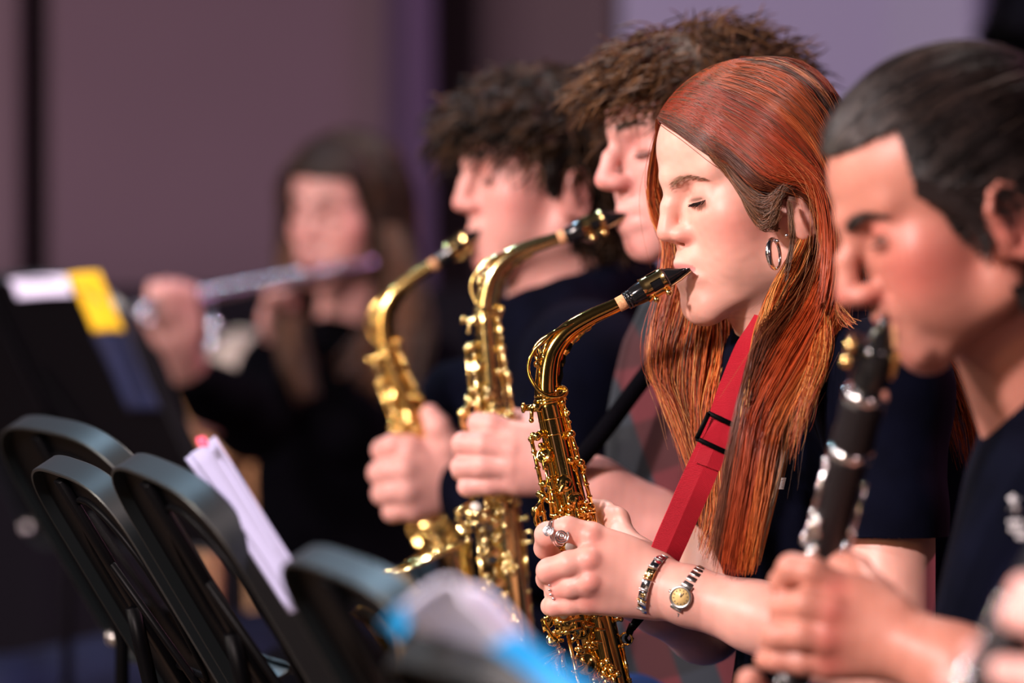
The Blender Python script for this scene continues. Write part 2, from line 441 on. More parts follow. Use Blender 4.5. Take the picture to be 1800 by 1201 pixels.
def skin_colors(P, fr, q):
    """real skin tone differences: lips, cheeks, nose tip, ears, brows; plus painted lid shadow"""
    L = fr.inv(P); g = q.get
    base = np.array(q['skin']); red = np.array(q['red']); lip = np.array(q['lip']); brow = np.array(q['brow'])
    C = np.tile(base, (len(P), 1)); C *= (1+.03*vnoise(P, 120, 3)+.03*vnoise(P, 500, 4))[:, None]
    def mixin(col_, w): nonlocal C; w = np.clip(w, 0, 1)[:, None]; C = C*(1-w)+np.asarray(col_)*w
    def gs(c, r): return np.exp(-(((L-np.array(c))/np.array(r))**2).sum(1))
    for s in (-1, 1):
        mixin(red, g('blush', .5)*gs((s*.045, .055, -.034), (.026*g('blush_r', 1), .032*g('blush_r', 1), .024*g('blush_r', 1))))
        mixin(red, .55*gs((s*.078, -.008, g('ear_z', -.022)), (.014, .022, .034)))
        mixin(red, .35*gs((s*.031, .080, .004), (.016, .02, .008)))
        mixin(red, .6*gs((s*.012, g('nose', .112)-.022, g('nose_z', -.034)-.010), (.009, .012, .007)))
    mixin(red, .45*gs((0, g('nose', .112), g('nose_z', -.034)), (.014, .014, .010)))
    mixin(red, .35*gs((0, .085, -.100), (.02, .02, .012)))
    mz = g('mouth_z', -.068); mf = g('mouth_f', 0)
    lm = np.abs(L[:, 0])/.022
    dz = (L[:, 2]-mz)
    hgt = np.where(dz > 0, .0085, .0105)*np.sqrt(np.clip(1-lm**2, 0, 1))+1e-5
    mixin(lip, np.clip((1-np.abs(dz)/hgt)*3, 0, 1)*(L[:, 1] > .074+mf)*(lm < 1)*g('lip_w', .8))
    # brow
    for s in (-1, 1):
        l = L[:, 0]*s; t = (l-.010)/.038
        bz = .0195+.006*np.sin(np.clip(t, 0, 1)*2.2)-.004*np.clip(t-.6, 0, 1)*3+g('brow_z', 0)
        w = np.exp(-((L[:, 2]-bz)/(.0030*g('brow_w', 1)*(1.15-.7*np.clip(t, 0, 1))))**2)*np.clip(t*8, 0, 1)*np.clip((1-t)*5, 0, 1)*(L[:, 1] > .03)
        mixin(brow, w*g('brow_a', .7))
        # lash line, plus lid shadow painted into the skin colour
        w = np.exp(-((L[:, 2]+.0035+.002*g('look_down', 1))/.0022)**2)*np.exp(-((l-.031)/.0125)**4)*(L[:, 1] > .06)
        mixin(brow*.4, w*g('lash', .7))
    if 'stubble' in q:
        w = np.clip((-.045-L[:, 2])/.02, 0, 1)*np.clip((L[:, 1]-.01)/.03, 0, 1)
        mixin(q['stubble'], .22*w)
        w = gs((0, .09, mz+.012), (.02, .02, .006)); mixin(q['stubble'], .35*w)
    return C

class RadMap:
    """head surface as a radius per direction, to lay hair on it"""
    def __init__(s, P, fr, c=(0, 0, .03)):
        s.fr = fr; s.c = np.array(c); L = fr.inv(P)
        ok = ~((np.abs(L[:, 0]) > .066) & (np.abs(L[:, 1]+.01) < .032) & (L[:, 2] < .025)) & (L[:, 2] > -.13)
        D = L[ok]-s.c; r = np.linalg.norm(D, axis=1); i, j = s.bins(D, r); M = np.zeros((72, 36)); np.maximum.at(M, (i, j), r)
        for _ in range(12):
            N = np.stack([np.roll(M, a, 0) for a in (-1, 1)]+[np.pad(M, ((0, 0), (1, 1)), 'edge')[:, a:a+36] for a in (0, 2)]); cnt = (N > 0).sum(0); M = np.where(M > 0, M, np.where(cnt > 0, N.sum(0)/np.maximum(cnt, 1), 0))
        M[M == 0] = .1
        N = np.pad(M, ((1, 1), (1, 1)), 'edge'); N[0, 1:-1] = M[-1]; N[-1, 1:-1] = M[0]
        s.M = (N[1:-1, 1:-1]*2+N[:-2, 1:-1]+N[2:, 1:-1]+N[1:-1, :-2]+N[1:-1, 2:])/6
    def bins(s, D, r): return (((np.arctan2(D[..., 0], D[..., 1])/math.pi+1)*36).astype(int) % 72, np.clip((np.arcsin(np.clip(D[..., 2]/np.maximum(r, 1e-6), -1, 1))/math.pi+.5)*36, 0, 35.99).astype(int))
    def R(s, D):
        r = np.linalg.norm(D, axis=-1); x = (np.arctan2(D[..., 0], D[..., 1])/math.pi+1)*36-.5; y = np.clip((np.arcsin(np.clip(D[..., 2]/np.maximum(r, 1e-6), -1, 1))/math.pi+.5)*36-.5, 0, 34.99)
        i = np.floor(x).astype(int); j = np.floor(y).astype(int); a, b = x-i, y-j; i0, i1 = i % 72, (i+1) % 72
        return (s.M[i0, j]*(1-a)+s.M[i1, j]*a)*(1-b)+(s.M[i0, j+1]*(1-a)+s.M[i1, j+1]*a)*b
    def push(s, S, eps=.003, umin=-.055):
        L = s.fr.inv(S); D = L-s.c; r = np.linalg.norm(D, axis=-1); R = s.R(D)+eps*(.4+.9*np.abs(np.sin(np.arange(len(S))*12.9898)))[:, None]; m = (r < R) & (L[..., 2] > umin)
        k = np.where(m, R/np.maximum(r, 1e-4), 1.0)
        out = s.c+D*k[..., None]; S[...] = s.fr.o+s.fr.sc*(out@s.fr.B); return S
    def arcs(s, A, B, n_seg, eps, bend=None):
        """strands over the surface from local points A to local points B"""
        a = A-s.c; b = B-s.c; a /= np.linalg.norm(a, axis=1, keepdims=True); b /= np.linalg.norm(b, axis=1, keepdims=True)
        w = np.arccos(np.clip((a*b).sum(1), -1, 1))[:, None, None]; t = np.linspace(0, 1, n_seg)[None, :, None]
        D = (np.sin((1-t)*w)*a[:, None]+np.sin(t*w)*b[:, None])/np.sin(np.maximum(w, 1e-3))
        if bend is not None: D = D+np.asarray(bend)*np.sin(t*math.pi)
        D /= np.linalg.norm(D, axis=2, keepdims=True); r = s.R(D)+np.asarray(eps)[:, None]
        L = s.c+D*r[..., None]; return s.fr.o+s.fr.sc*(L@s.fr.B)
def hair_region(L, side, front):
    """signed distance into the hair: side = (u, f) hairline table, front = hairline height on the forehead"""
    u, f = zip(*side); return np.maximum(np.interp(L[:, 2], u, f)-L[:, 1], (L[:, 2]-front(np.abs(L[:, 0])))*1.0)
def scalp(P, Q, fr, side, front, T=.006, ramp=.025, umin=-.09):
    L = fr.inv(P); s = hair_region(L, side, front)
    ear = (np.abs(L[:, 0]) > .0715) & (np.abs(L[:, 1]+.008) < .030) & (L[:, 2] < .008)
    keep = (s > 0) & ~ear & (L[:, 2] > umin) & ~((np.abs(L[:, 0]) > .060) & (L[:, 1] > -.030) & (L[:, 1] < .018) & (L[:, 2] < .000) & (L[:, 2] > -.07))
    Qk = Q[keep[Q].all(1)]; idx = np.unique(Qk); mp = np.full(len(P), -1); mp[idx] = np.arange(len(idx))
    c = np.array((0, 0, .03)); D = L[idx]-c; D /= np.linalg.norm(D, axis=1, keepdims=True)
    V = L[idx]+D*(.0006+T*np.clip(s[idx]/ramp, 0, 1)**.7)[:, None]
    return fr.o+fr.sc*(V@fr.B), mp[Qk], s[idx], L[idx]
def mesh_join(parts):
    V = []; F = []; C = []; n = 0
    for P, Q, c in parts:
        V.append(P); F.append(Q+n); C.append(c); n += len(P)
    return np.concatenate(V), np.concatenate(F), np.concatenate(C)
def bbox(pts, m):
    p = np.array(pts); return p.min(0)-m, p.max(0)+m
def wrinkle(P, c, amp, f, seed):
    """fold displacement for cloth: pushes points along the outward direction from c (axis point)"""
    D = P-c; D[:, 2] *= .3; D /= np.linalg.norm(D, axis=1, keepdims=True)+1e-9
    n = vnoise(P*np.array([1, 1, .45]), f, seed); n = np.sign(n)*np.abs(n)**1.3
    return P+D*(n*amp)[:, None]

def eyeball(parent, fr, s, iris=(.05, .09, .06), name='eye'):
    g = Geo(); c = fr.w((s*.0305, .0665, -.003)); ax = fr.B[1]*math.cos(.35)-fr.B[2]*math.sin(.35)
    R = .0118*fr.sc
    ths = [.0, .12, .22, .24, .42, .5, .52, .8, 1.2, 1.7, 2.3, 3.1]
    cols = [(.003,)*3, (.003,)*3, (.003,)*3, iris, iris, np.array(iris)*.3, (.62, .58, .56), (.66, .6, .58), (.66, .6, .58), (.5, .3, .3), (.5, .3, .3), (.5, .3, .3)]
    lathe(g, c, ax, [(R*math.cos(t), R*math.sin(t)+1e-5) for t in ths], 20)
    C = np.repeat(np.array(cols), 20, 0)
    return mesh_obj(name, g.arr(), g.F, EYE, parent, C)
EYE = col_mat('eye_surface', .08, 0, .7)
def lashes(parent, fr, s, n=46, ln=.007, colr=(.012, .008, .007), seed=1, dz=0, down=.7):
    r = np.random.RandomState(seed); P = []
    for i in range(n):
        t = i/(n-1); l = .0165+.0280*t
        a = (l-.0305)/.0150; f = .0680+.0132*math.sqrt(max(0, 1-a*a*.80)); u = -.0065+dz-.0016*(1-a*a)
        d = np.array([s*(.25*a), 1.0-.25*abs(a), -down+.25*r.randn()*.6]); d /= np.linalg.norm(d)
        L = ln*(.6+.5*t)*(.7+.5*r.rand()); root = np.array([s*l, f, u])
        P.append([fr.w(root+d*L*q+np.array([0, 0, .25])*L*q*q*1.0) for q in np.linspace(0, 1, 6)])
    return strands('eyelashes', P, np.full(n, .00028), np.tile(colr, (n, 1)), HAIR, parent, taper=.2)
def brow_hairs(parent, fr, s, n=150, colr=(.09, .045, .025), seed=2, dz=0, dens=1.0, rad=.00022, surf=None, name='eyebrow'):
    r = np.random.RandomState(seed); P = []
    for i in range(n):
        t = r.rand(); l = .010+.036*t; bz = .0195+.006*math.sin(t*2.2)-.004*max(0, t-.6)*3+dz+r.randn()*.0016*(1.15-.7*t)
        a = l/.062; f = .0958-.0225*(l/.045)**2
        root = np.array([s*l, f, bz]); d = unit([s*.9, -.35, .45-.55*t]); L = .0055*(.7+.5*r.rand())
        P.append([fr.w(root+d*L*q+np.array([0, -.0006, 0])*q) for q in np.linspace(0, 1, 5)])
    return strands(name, P, np.full(n, rad), mixcols(n, [colr], seed=seed), HAIR, parent, taper=.3)
# ------------------------------------------------------------------ alto saxophone, built once, copied for the other players
KS = 3.95/FPX
def build_sax(D0):
    root = empty('saxophone', D0)
    O = np.array(D0, float)
    def p(x, y, off=0): return O+np.array([(x-962)*KS, -off/1000.0, -(y-697)*KS])     # off in mm towards the camera
    tau = math.radians(12.4); A = np.array([math.sin(tau), 0, -math.cos(tau)]); Bv = np.array([math.cos(tau), 0, math.sin(tau)]); Cc = np.array([0, -1., 0])
    def ab(a, b=0, c=0): return O+A*a+Bv*b+Cc*c     # metres along the body, across, towards camera
    def R(a): return .0122+.0235*a+(.004*max(0, a-.4)/.1)
    # body tube
    g = Geo(); lathe(g, ab(0), A, [(a, R(a)) for a in np.linspace(0, .49, 50)], 48)
    for a in (.0054, .0206, .0352): ring(g, ab(a), A, R(a)-.0001, .0016 if a < .01 else .0006, 48, 6)
    g.obj('body_tube', GOLD, root)
    g = Geo(); bw = catmull([ab(.485), (O+np.array((.107, 0, -.505))), O+np.array((.100, 0, -.540)), O+np.array((.072, 0, -.562)), O+np.array((.038, 0, -.553)), O+np.array((.020, 0, -.515))], 26)
    sweep(g, bw, np.linspace(.0262, .034, 26), 36, cap=False)
    for q, r in ((bw[0], .0285), (bw[-1], .036)):
        ring(g, q, unit(bw[1]-bw[0]) if q is bw[0] else unit(bw[-1]-bw[-2]), r-.002, .0035, 36, 8)
    g.obj('bow', GOLD, root)
    g = Geo(); path = [(.020, -.515), (.006, -.46), (-.002, -.40), (-.008, -.35), (-.016, -.312), (-.026, -.284), (-.038, -.262)]
    bp = catmull([O+np.array((x, 0, z)) for x, z in path], 40); br = np.interp(np.linspace(0, 6, 40), range(7), [.034, .0355, .038, .0415, .0465, .0530, .0615])
    sweep(g, bp, br, 48, cap=False); e = unit(bp[-1]-bp[-2])
    sweep(g, bp[6:]-e*0, br[6:]-.0012, 48, cap=False)
    ring(g, bp[-1], e, .0612, .0020, 56, 8); g.obj('bell', GOLD, root)
    g = Geo(); ring(g, (ab(.30)+bp[22])/2, (0, 1, 0), .012, .0022, 24, 8); rod(g, ab(.30, -.015), ab(.30, -.04), .003); g.obj('bell_brace', GOLD, root)
    # neck
    g = Geo(); nk = [(962, 704), (961, 690), (961, 668), (964, 640), (972, 615), (990, 590), (1013, 572), (1040, 557), (1066, 545), (1090, 534)]
    npth = catmull([p(*q) for q in nk], 48); nr = np.interp(np.linspace(0, 9, 48), range(10), [.0112, .0112, .0105, .0100, .0095, .0088, .0081, .0075, .0069, .0064])
    sweep(g, npth, nr, 36); ring(g, p(963, 702), A, .0118, .0018, 40, 8); ring(g, p(962, 693), A, .0112, .0012, 40, 8)
    sweep(g, catmull([p(985, 617, 0), p(990, 603), p(1010, 590), p(1035, 575), p(1050, 563)], 16), .0016, 8, flat=(1, 2.5)); g.obj('neck', GOLD, root)
    g = Geo()   # scalloped brace under the neck
    inner = npth[5:36]; tt_ = np.gradient(npth, axis=0)[5:36]; nn_ = np.array([unit(np.cross((0, 1, 0), t)) for t in tt_]); nn_ = np.where((nn_@np.array([1, 0, -1]))[:, None] > 0, nn_, -nn_)
    outer = inner+nn_*(nr[5:36]+.0045*np.sin(np.linspace(.1, 3.0, 31))**.5)[:, None]
    V = []
    for k in range(31):
        sc = 1+.05*math.sin(k*1.1)
        for off in (.0011, -.0011): V += [inner[k]+[0, off, 0], inner[k]+(outer[k]-inner[k])*sc+[0, off, 0]]
    F = []
    for k in range(30):
        a = 4*k; b = a+4; F += [(a, a+1, b+1, b), (a+2, b+2, b+3, a+3), (a+1, a+3, b+3, b+1)]
    g.add(V, F); g.obj('neck_brace', GOLD, root)
    g = Geo(); sweep(g, [p(1086, 536.5), p(1106, 526)], [.0070, .0072], 24); g.obj('cork', CORK, root)
    # octave key over the neck
    g = Geo()
    sweep(g, catmull([p(1022, 561, 2), p(1005, 570, 6), p(975, 583, 8), p(955, 600, 9), p(938, 618, 8), p(929, 640, 7), p(931, 662, 8), p(945, 684, 11), p(963, 697, 13), p(984, 697, 12), p(995, 689, 8)], 40), .0017, 10, flat=(1, 1.3))
    sweep(g, catmull([p(975, 583, -6), p(948, 600, -8), p(934, 625, -8), p(928, 650, -6), p(936, 672, -4)], 24), .0016, 10, flat=(1, 1.3))
    sweep(g, catmull([p(1000, 572, 0), p(975, 590, 3), p(962, 604, 4), p(956, 622, 5), p(958, 640, 6)], 20), .0016, 10)
    for q, r in (((1003, 573, 2), .0032), ((993, 578, 2), .0026), ((956, 628, 6), .0030), ((944, 640, 5), .0034), ((950, 655, 7), .0022)): ball(g, p(*q), r)
    rod(g, p(997, 565, 0), p(1004, 586, 0), .0040, 14); rod(g, p(1024, 553, 0), p(1029, 566, 0), .0040, 14); rod(g, p(1000, 570, 2), p(1028, 557, 2), .0022)
    rod(g, p(940, 618, 6), p(951, 652, 6), .0019); rod(g, p(948, 612, -4), p(955, 648, 8), .0016); g.obj('octave_key', GOLD, root)
    g = Geo(); lathe(g, p(987, 690, 4), (0, -1, .2), [(0, .0055), (.003, .0062), (.004, .0055), (.0035, .0045), (.002, .004)], 20); rod(g, p(987, 690, 4), p(994, 704, 2), .0018); g.obj('octave_ring', GOLD, root)
    # receiver screw
    g = Geo(); rod(g, p(921, 717, 4), p(957, 717, 8), .0030, 14); box(g, p(945, 716, 6), (.0045, 0, 0), (0, .004, 0), (0, 0, .0042), bev=.001)
    lathe(g, p(916, 717, 4), (1, 0, 0), [(0, .003), (.001, .0048), (.003, .0048), (.004, .003)], 16); rod(g, p(935, 717, 10), p(934, 738, 10), .0018); ball(g, p(934, 739, 10), .0024)
    g.obj('neck_screw', GOLD, root)
    # mouthpiece
    M0 = p(1100, 530); md = unit(p(1208, 468)-M0)
    def m(t, r): return (t*KS, r)
    g = Geo(); lathe(g, M0, md, [m(0, .0074), m(1, .0084), m(4, .0084), m(5, .0079), m(6, .0079), m(7, .0086), m(10, .0086), m(11, .0082), m(13, .0086), m(20, .0093), m(30, .0100), m(44, .0103), m(70, .0102), m(84, .0098)], 36)
    up = unit(np.cross(md, (0, 1, 0)));  up = up if up[2] > 0 else -up
    a0 = M0+md*80*KS; V = []; n = 16
    for t, hu, hd, w in ((0, .0098, .0098, .0098), (12, .0078, .0090, .0092), (24, .0040, .0080, .0084), (36, .0005, .0068, .0078), (46, -.0028, .0058, .0072)):
        for k in range(n):
            th = k/n*2*math.pi; s_ = math.sin(th); V.append(a0+md*t*KS+up*(s_*(hu if s_ > 0 else hd) if not (s_ < 0) else s_*hd)+np.array([0, 1, 0])*w*math.cos(th)+(up*min(hu, 0) if s_ >= 0 and hu < 0 else 0))
    F = [(i*n+j, i*n+(j+1) % n, (i+1)*n+(j+1) % n, (i+1)*n+j) for i in range(4) for j in range(n)]+[tuple(4*n+j for j in range(n))]
    g.add(V, F); mp = g.obj('mouthpiece', EBON, root)
    g = Geo(); sweep(g, [a0-up*.0092-md*.01, a0-up*.0078+md*.012, a0-up*.0058+md*.024], [.0036, .0034, .0030], 10, flat=(.28, 1.7)); g.obj('reed', CORK, mp)
    g = Geo()   # ligature: two bands joined by bars, open window towards the camera
    nA, nT = 56, 12; V = []; ts = np.linspace(36, 80, nT); side = np.cross(md, up)
    camd = np.array([0, -1., 0])
    for r_off in (.0116, .0107):
        for t in ts:
            for k in range(nA):
                th = k/nA*2*math.pi; V.append(M0+md*t*KS+(up*math.sin(th)+camd*math.cos(th))*(r_off+.0003*(t-36)/44*-1+(.0004 if t in (ts[0], ts[-1]) else 0)))
    F = []; n1 = nA*nT
    for i in range(nT-1):
        for k in range(nA):
            th = (k+.5)/nA*360; th = th-360 if th > 180 else th
            hole = (-34 < th < 22 and 4 <= i <= 8) or (55 < th < 78 and 4 <= i <= 8)
            if hole: continue
            a, b = i*nA+k, i*nA+(k+1) % nA; F += [(a, b, b+nA, a+nA), (n1+a, n1+a+nA, n1+b+nA, n1+b)]
    g.add(V, F)
    lg = g.obj('ligature', GOLD2, root)
    g = Geo()
    for t in (48, 73):
        b0 = M0+md*t*KS-up*.0125; box(g, b0, md*.0020, np.array([0, .003, 0]), up*.0018, bev=.0004); rod(g, b0+[0, -.008, 0], b0+[0, .004, 0], .0012); ball(g, b0+[0, -.009, 0], .0030, sq=.7, axis=(0, 1, 0))
    g.obj('ligature_screw', GOLD2, lg)
    # ---- key work
    def keyobj(fn, name, mat=GOLD): gg = Geo(); fn(gg); return gg.obj(name, mat, root)
    def rodset(pts, r=.0016, off=12, name='key_rod', knots=True):
        gg = Geo(); P = [p(x, y, off) for x, y in pts]
        for i in range(len(P)-1): rod(gg, P[i], P[i+1], r, 12)
        if knots:
            for q in P: ball(gg, q, r*1.7, 8); rod(gg, q, q+[0, .009, 0], r*.9, 8)
            L = P[-1]-P[0]
            for t in (.22, .5, .78): lathe(gg, P[0]+L*t-unit(L)*.001, L, [(0, r), (0, r*1.45), (.002, r*1.45), (.002, r)], 12)
        return gg.obj(name, GOLD, root)
    rodset([(934, 772), (956, 872)], .0019, 6); rodset([(957, 800), (970, 905)], .0015, 16); rodset([(989, 707), (1004, 763), (1019, 812)], .0018, 8)
    rodset([(1003, 808), (1028, 890)], .0012, 9); rodset([(1021, 813), (1040, 890)], .0019, 6); rodset([(948, 868), (961, 930)], .0020, 10); rodset([(1000, 895), (1008, 935)], .0014, 19)
    rodset([(966, 840), (980, 925)], .0015, 17); rodset([(978, 905), (990, 960), (1008, 1060)], .0016, 19); rodset([(1040, 892), (1050, 935), (1073, 1060)], .0018, 10)
    rodset([(975, 1110), (1003, 1230)], .0018, 20); rodset([(996, 1105), (1045, 1330), (1064, 1420)], .0018, 24); rodset([(1094, 1135), (1112, 1230), (1150, 1400)], .0013, 8, knots=True)
    rodset([(955, 940), (985, 1075)], .0018, 14); rodset([(1022, 940), (1044, 1050)], .0013, 17)
    def cup(c, r, tilt=(0, -1, 0), arm=None, name='key_cup', th=.0035):
        gg = Geo(); ax = unit(tilt)
        lathe(gg, np.asarray(c), ax, [(0, r*.96), (.0004, r), (th, r), (th+.0007, r*.93), (th+.0005, r*.86), (th+.0016, r*.60), (th+.0023, r*.3), (th+.0025, .0001)], 28)
        lathe(gg, np.asarray(c)-ax*.0035, ax, [(0, r*.82), (.003, r*.80)], 24)
        if arm is not None:
            a1 = np.asarray(arm); a0_ = np.asarray(c)+ax*(th+.001)
            sweep(gg, catmull([a0_-unit(a1-a0_)*r*.55, a0_, a1], 8), [.0006, .0012, .0015, .0017, .0017, .0017, .0018, .0018], 10, flat=(1.3, .8))
        return gg.obj(name, GOLD, root)
    cup(p(958, 802, 11), 14*KS, (-.6, -1, .45), p(958, 825, 17)); cup(p(992, 849, 13), 15*KS, (.12, -1, .05), p(983, 868, 19)); cup(p(1010, 879, 13), 15*KS, (.25, -1, .0), p(1014, 935, 19))
    cup(p(945, 900, 8), 10*KS, (-.8, -1, .1), p(950, 925, 14)); cup(p(985, 1000, 15), 17*KS, (-.1, -1, 0), p(1000, 1020, 20)); cup(p(1005, 950, 15), 13*KS, (.2, -1, 0), p(1010, 970, 20))
    cup(p(1020, 1105, 17), 17*KS, (.1, -1, 0), p(1000, 1130, 22)); cup(p(1030, 1165, 18), 20*KS, (.0, -1, 0), p(1005, 1180, 24)); cup(p(1045, 1225, 19), 22*KS, (0, -1, 0), p(1020, 1240, 25))
    cup(p(1060, 1295, 21), 25*KS, (0, -1, 0), p(1032, 1310, 27)); cup(p(1078, 1370, 23), 28*KS, (0, -1, 0), p(1050, 1385, 29)); cup(p(955, 1330, 38), 30*KS, (-.2, -1, .1), p(1000, 1350, 30))
    cup(p(965, 1420, 34), 32*KS, (-.1, -1, 0), p(1010, 1400, 34)); cup(p(1030, 1040, 15), 13*KS, (.3, -1, 0), p(1040, 1060, 17))
    # posts with ball heads and small fittings
    gg = Geo()
    for x, y, off, r in [(944, 767, 12, .0042), (950, 762, 8, .0036), (937, 765, 6, .0030), (951, 783, 10, .0030), (1004, 763, 12, .0040), (1000, 766, 16, .0020), (1003, 809, 12, .0038), (1014, 806, 12, .0030), (1021, 814, 10, .0040), (1026, 822, 8, .0026),
                         (1037, 890, 9, .0040), (1028, 893, 14, .0034), (1041, 901, 8, .0030), (957, 850, 13, .0036), (956, 872, 12, .0042), (964, 878, 14, .0034), (950, 868, 12, .0030), (975, 906, 18, .0034), (985, 905, 17, .0028), (1000, 905, 18, .0030),
                         (992, 918, 18, .0038), (1003, 925, 18, .0030), (1022, 918, 15, .0030), (1035, 915, 12, .0034), (968, 930, 16, .0030), (978, 920, 18, .0026), (1030, 930, 14, .0030), (998, 726, 9, .0022), (994, 720, 9, .0018), (1001, 742, 9, .0018)]:
        ball(gg, p(x, y, off), r, 8); rod(gg, p(x, y, off), p(x, y, off-8), r*.55, 8)
    g_post = gg.obj('key_posts', GOLD, root, kind='stuff')
    rr = np.random.RandomState(4)
    gg = Geo()
    for i in range(34):     # levers and springs of the crowded stack between the hands
        t = rr.rand(); y = 880+t*62; xc = 962+(y-697)*.22+rr.uniform(-38, 30); L = rr.uniform(8, 22); an = rr.choice([0.22, 0.22, 1.6, -.3]); dx, dy = L*math.sin(an), L*math.cos(an)
        rod(gg, p(xc, y, 14+rr.rand()*7), p(xc+dx, y+dy, 14+rr.rand()*7), .0009+.0009*rr.rand(), 8)
        if i % 2: ball(gg, p(xc, y, 17+rr.rand()*4), .0018+.0015*rr.rand(), 7)
    for i in range(90):
        t = rr.rand(); y = 950+t*480; w = 26+(y-697)*.03; xc = 962+(y-697)*.22+rr.uniform(-w, w*.4)-8; L = rr.uniform(8, 26); an = rr.choice([0.22, 0.22, 1.6, -.4]); dx, dy = L*math.sin(an), L*math.cos(an)
        o_ = 15+(y-900)*.012+rr.rand()*8
        rod(gg, p(xc, y, o_), p(xc+dx, y+dy, o_+rr.uniform(-2, 2)), .0009+.001*rr.rand(), 8)
        if i % 2: ball(gg, p(xc, y, o_+2), .002+.0022*rr.rand(), 7)
    gg.obj('key_levers', GOLD, root, kind='stuff')
    # left side guard and lower key guards, plates with raised rims
    gg = Geo(); sweep(gg, catmull([p(951, 884, 12), p(943, 892, 14), p(940, 908, 14), p(944, 922, 13), p(952, 928, 11)], 16), .0020, 10, flat=(1, 1.8)); gg.obj('key_guard', GOLD, root)
    gg = Geo(); box(gg, p(998, 1096, 27), Bv*.012, Cc*.0012, A*.0085, bev=.0006); box(gg, p(998, 1088, 27)+Cc*.001, Bv*.0125, Cc*.0016, A*.0012); box(gg, p(1000, 1106, 27)+Cc*.001, Bv*.0125, Cc*.0016, A*.0012)
    box(gg, p(1011, 1095, 27), Bv*.0016, Cc*.0022, A*.0090); box(gg, p(984, 1098, 27), Bv*.0016, Cc*.0022, A*.0090)
    box(gg, p(966, 1088, 24), unit(Bv-.5*A)*.009, Cc*.0014, A*.0060, bev=.0006); box(gg, p(965, 1080, 25), unit(Bv-.3*A)*.009, Cc*.002, A*.0010)
    sweep(gg, catmull([p(955, 1083, 24), p(962, 1103, 26), p(975, 1120, 24), p(990, 1124, 22)], 14), .0018, 10); gg.obj('spatula_keys', GOLD, root)
    gg = Geo(); lathe(gg, p(973, 1123, 20), (-.2, -1, .3), [(0, .0062), (.004, .0066), (.005, .0058), (.0045, .002), (.0045, .0001)], 24); gg.obj('roller', GOLD, root)
    for q in ((990, 1077, 25), (983, 1010, 24), (1003, 960, 22), (968, 985, 20)):
        gg = Geo(); lathe(gg, p(*q), (-.1, -1, .2), [(0, .0052), (.002, .0052), (.0028, .0045), (.003, .0001)], 20); gg.obj('pearl_touch', PEARL, root)
    gg = Geo(); rod(gg, p(1072, 1094, 0), p(1088, 1088, 6), .0019); ball(gg, p(1091, 1087, 6), .0034, sq=.7, axis=(1, 0, .3)); gg.obj('thumb_hook', GOLD, root)
    gg = Geo(); ring(gg, p(1101, 1123, 2), (.3, 1, .1), 10.5*KS, .0011, 30, 8); rod(gg, p(1086, 1120, 0), p(1092, 1121, 1), .0022); gg.obj('strap_ring', GOLD, root)
    gg = Geo()
    for a, b in (((1067, 1160), (1060, 1188)), ((1060, 1188), (1085, 1182)), ((1085, 1182), (1067, 1160)), ((1067, 1160), (1080, 1172))): rod(gg, p(*a, 22), p(*b, 24), .0016)
    for q in ((1067, 1160), (1060, 1188), (1085, 1182), (1074, 1176)): ball(gg, p(*q, 24), .0034)
    gg.obj('bell_key_guard', GOLD, root)
    gg = Geo()
    for k in range(9): ball(gg, p(1095+k*6.5, 1140+k*29, 7), .0016, 6)
    gg.obj('rod_screws', GOLD, root, kind='stuff')
    return root
def copy_tree(o, parent=None):
    c = o.copy(); col.objects.link(c); c.parent = parent
    for ch in list(o.children): copy_tree(ch, c)
    return c
sax1 = build_sax(W(962, 697, 3.95))
setprops(sax1, 'shiny golden alto saxophone in sharp focus played by the red-haired woman', 'saxophone', 'alto saxophones')
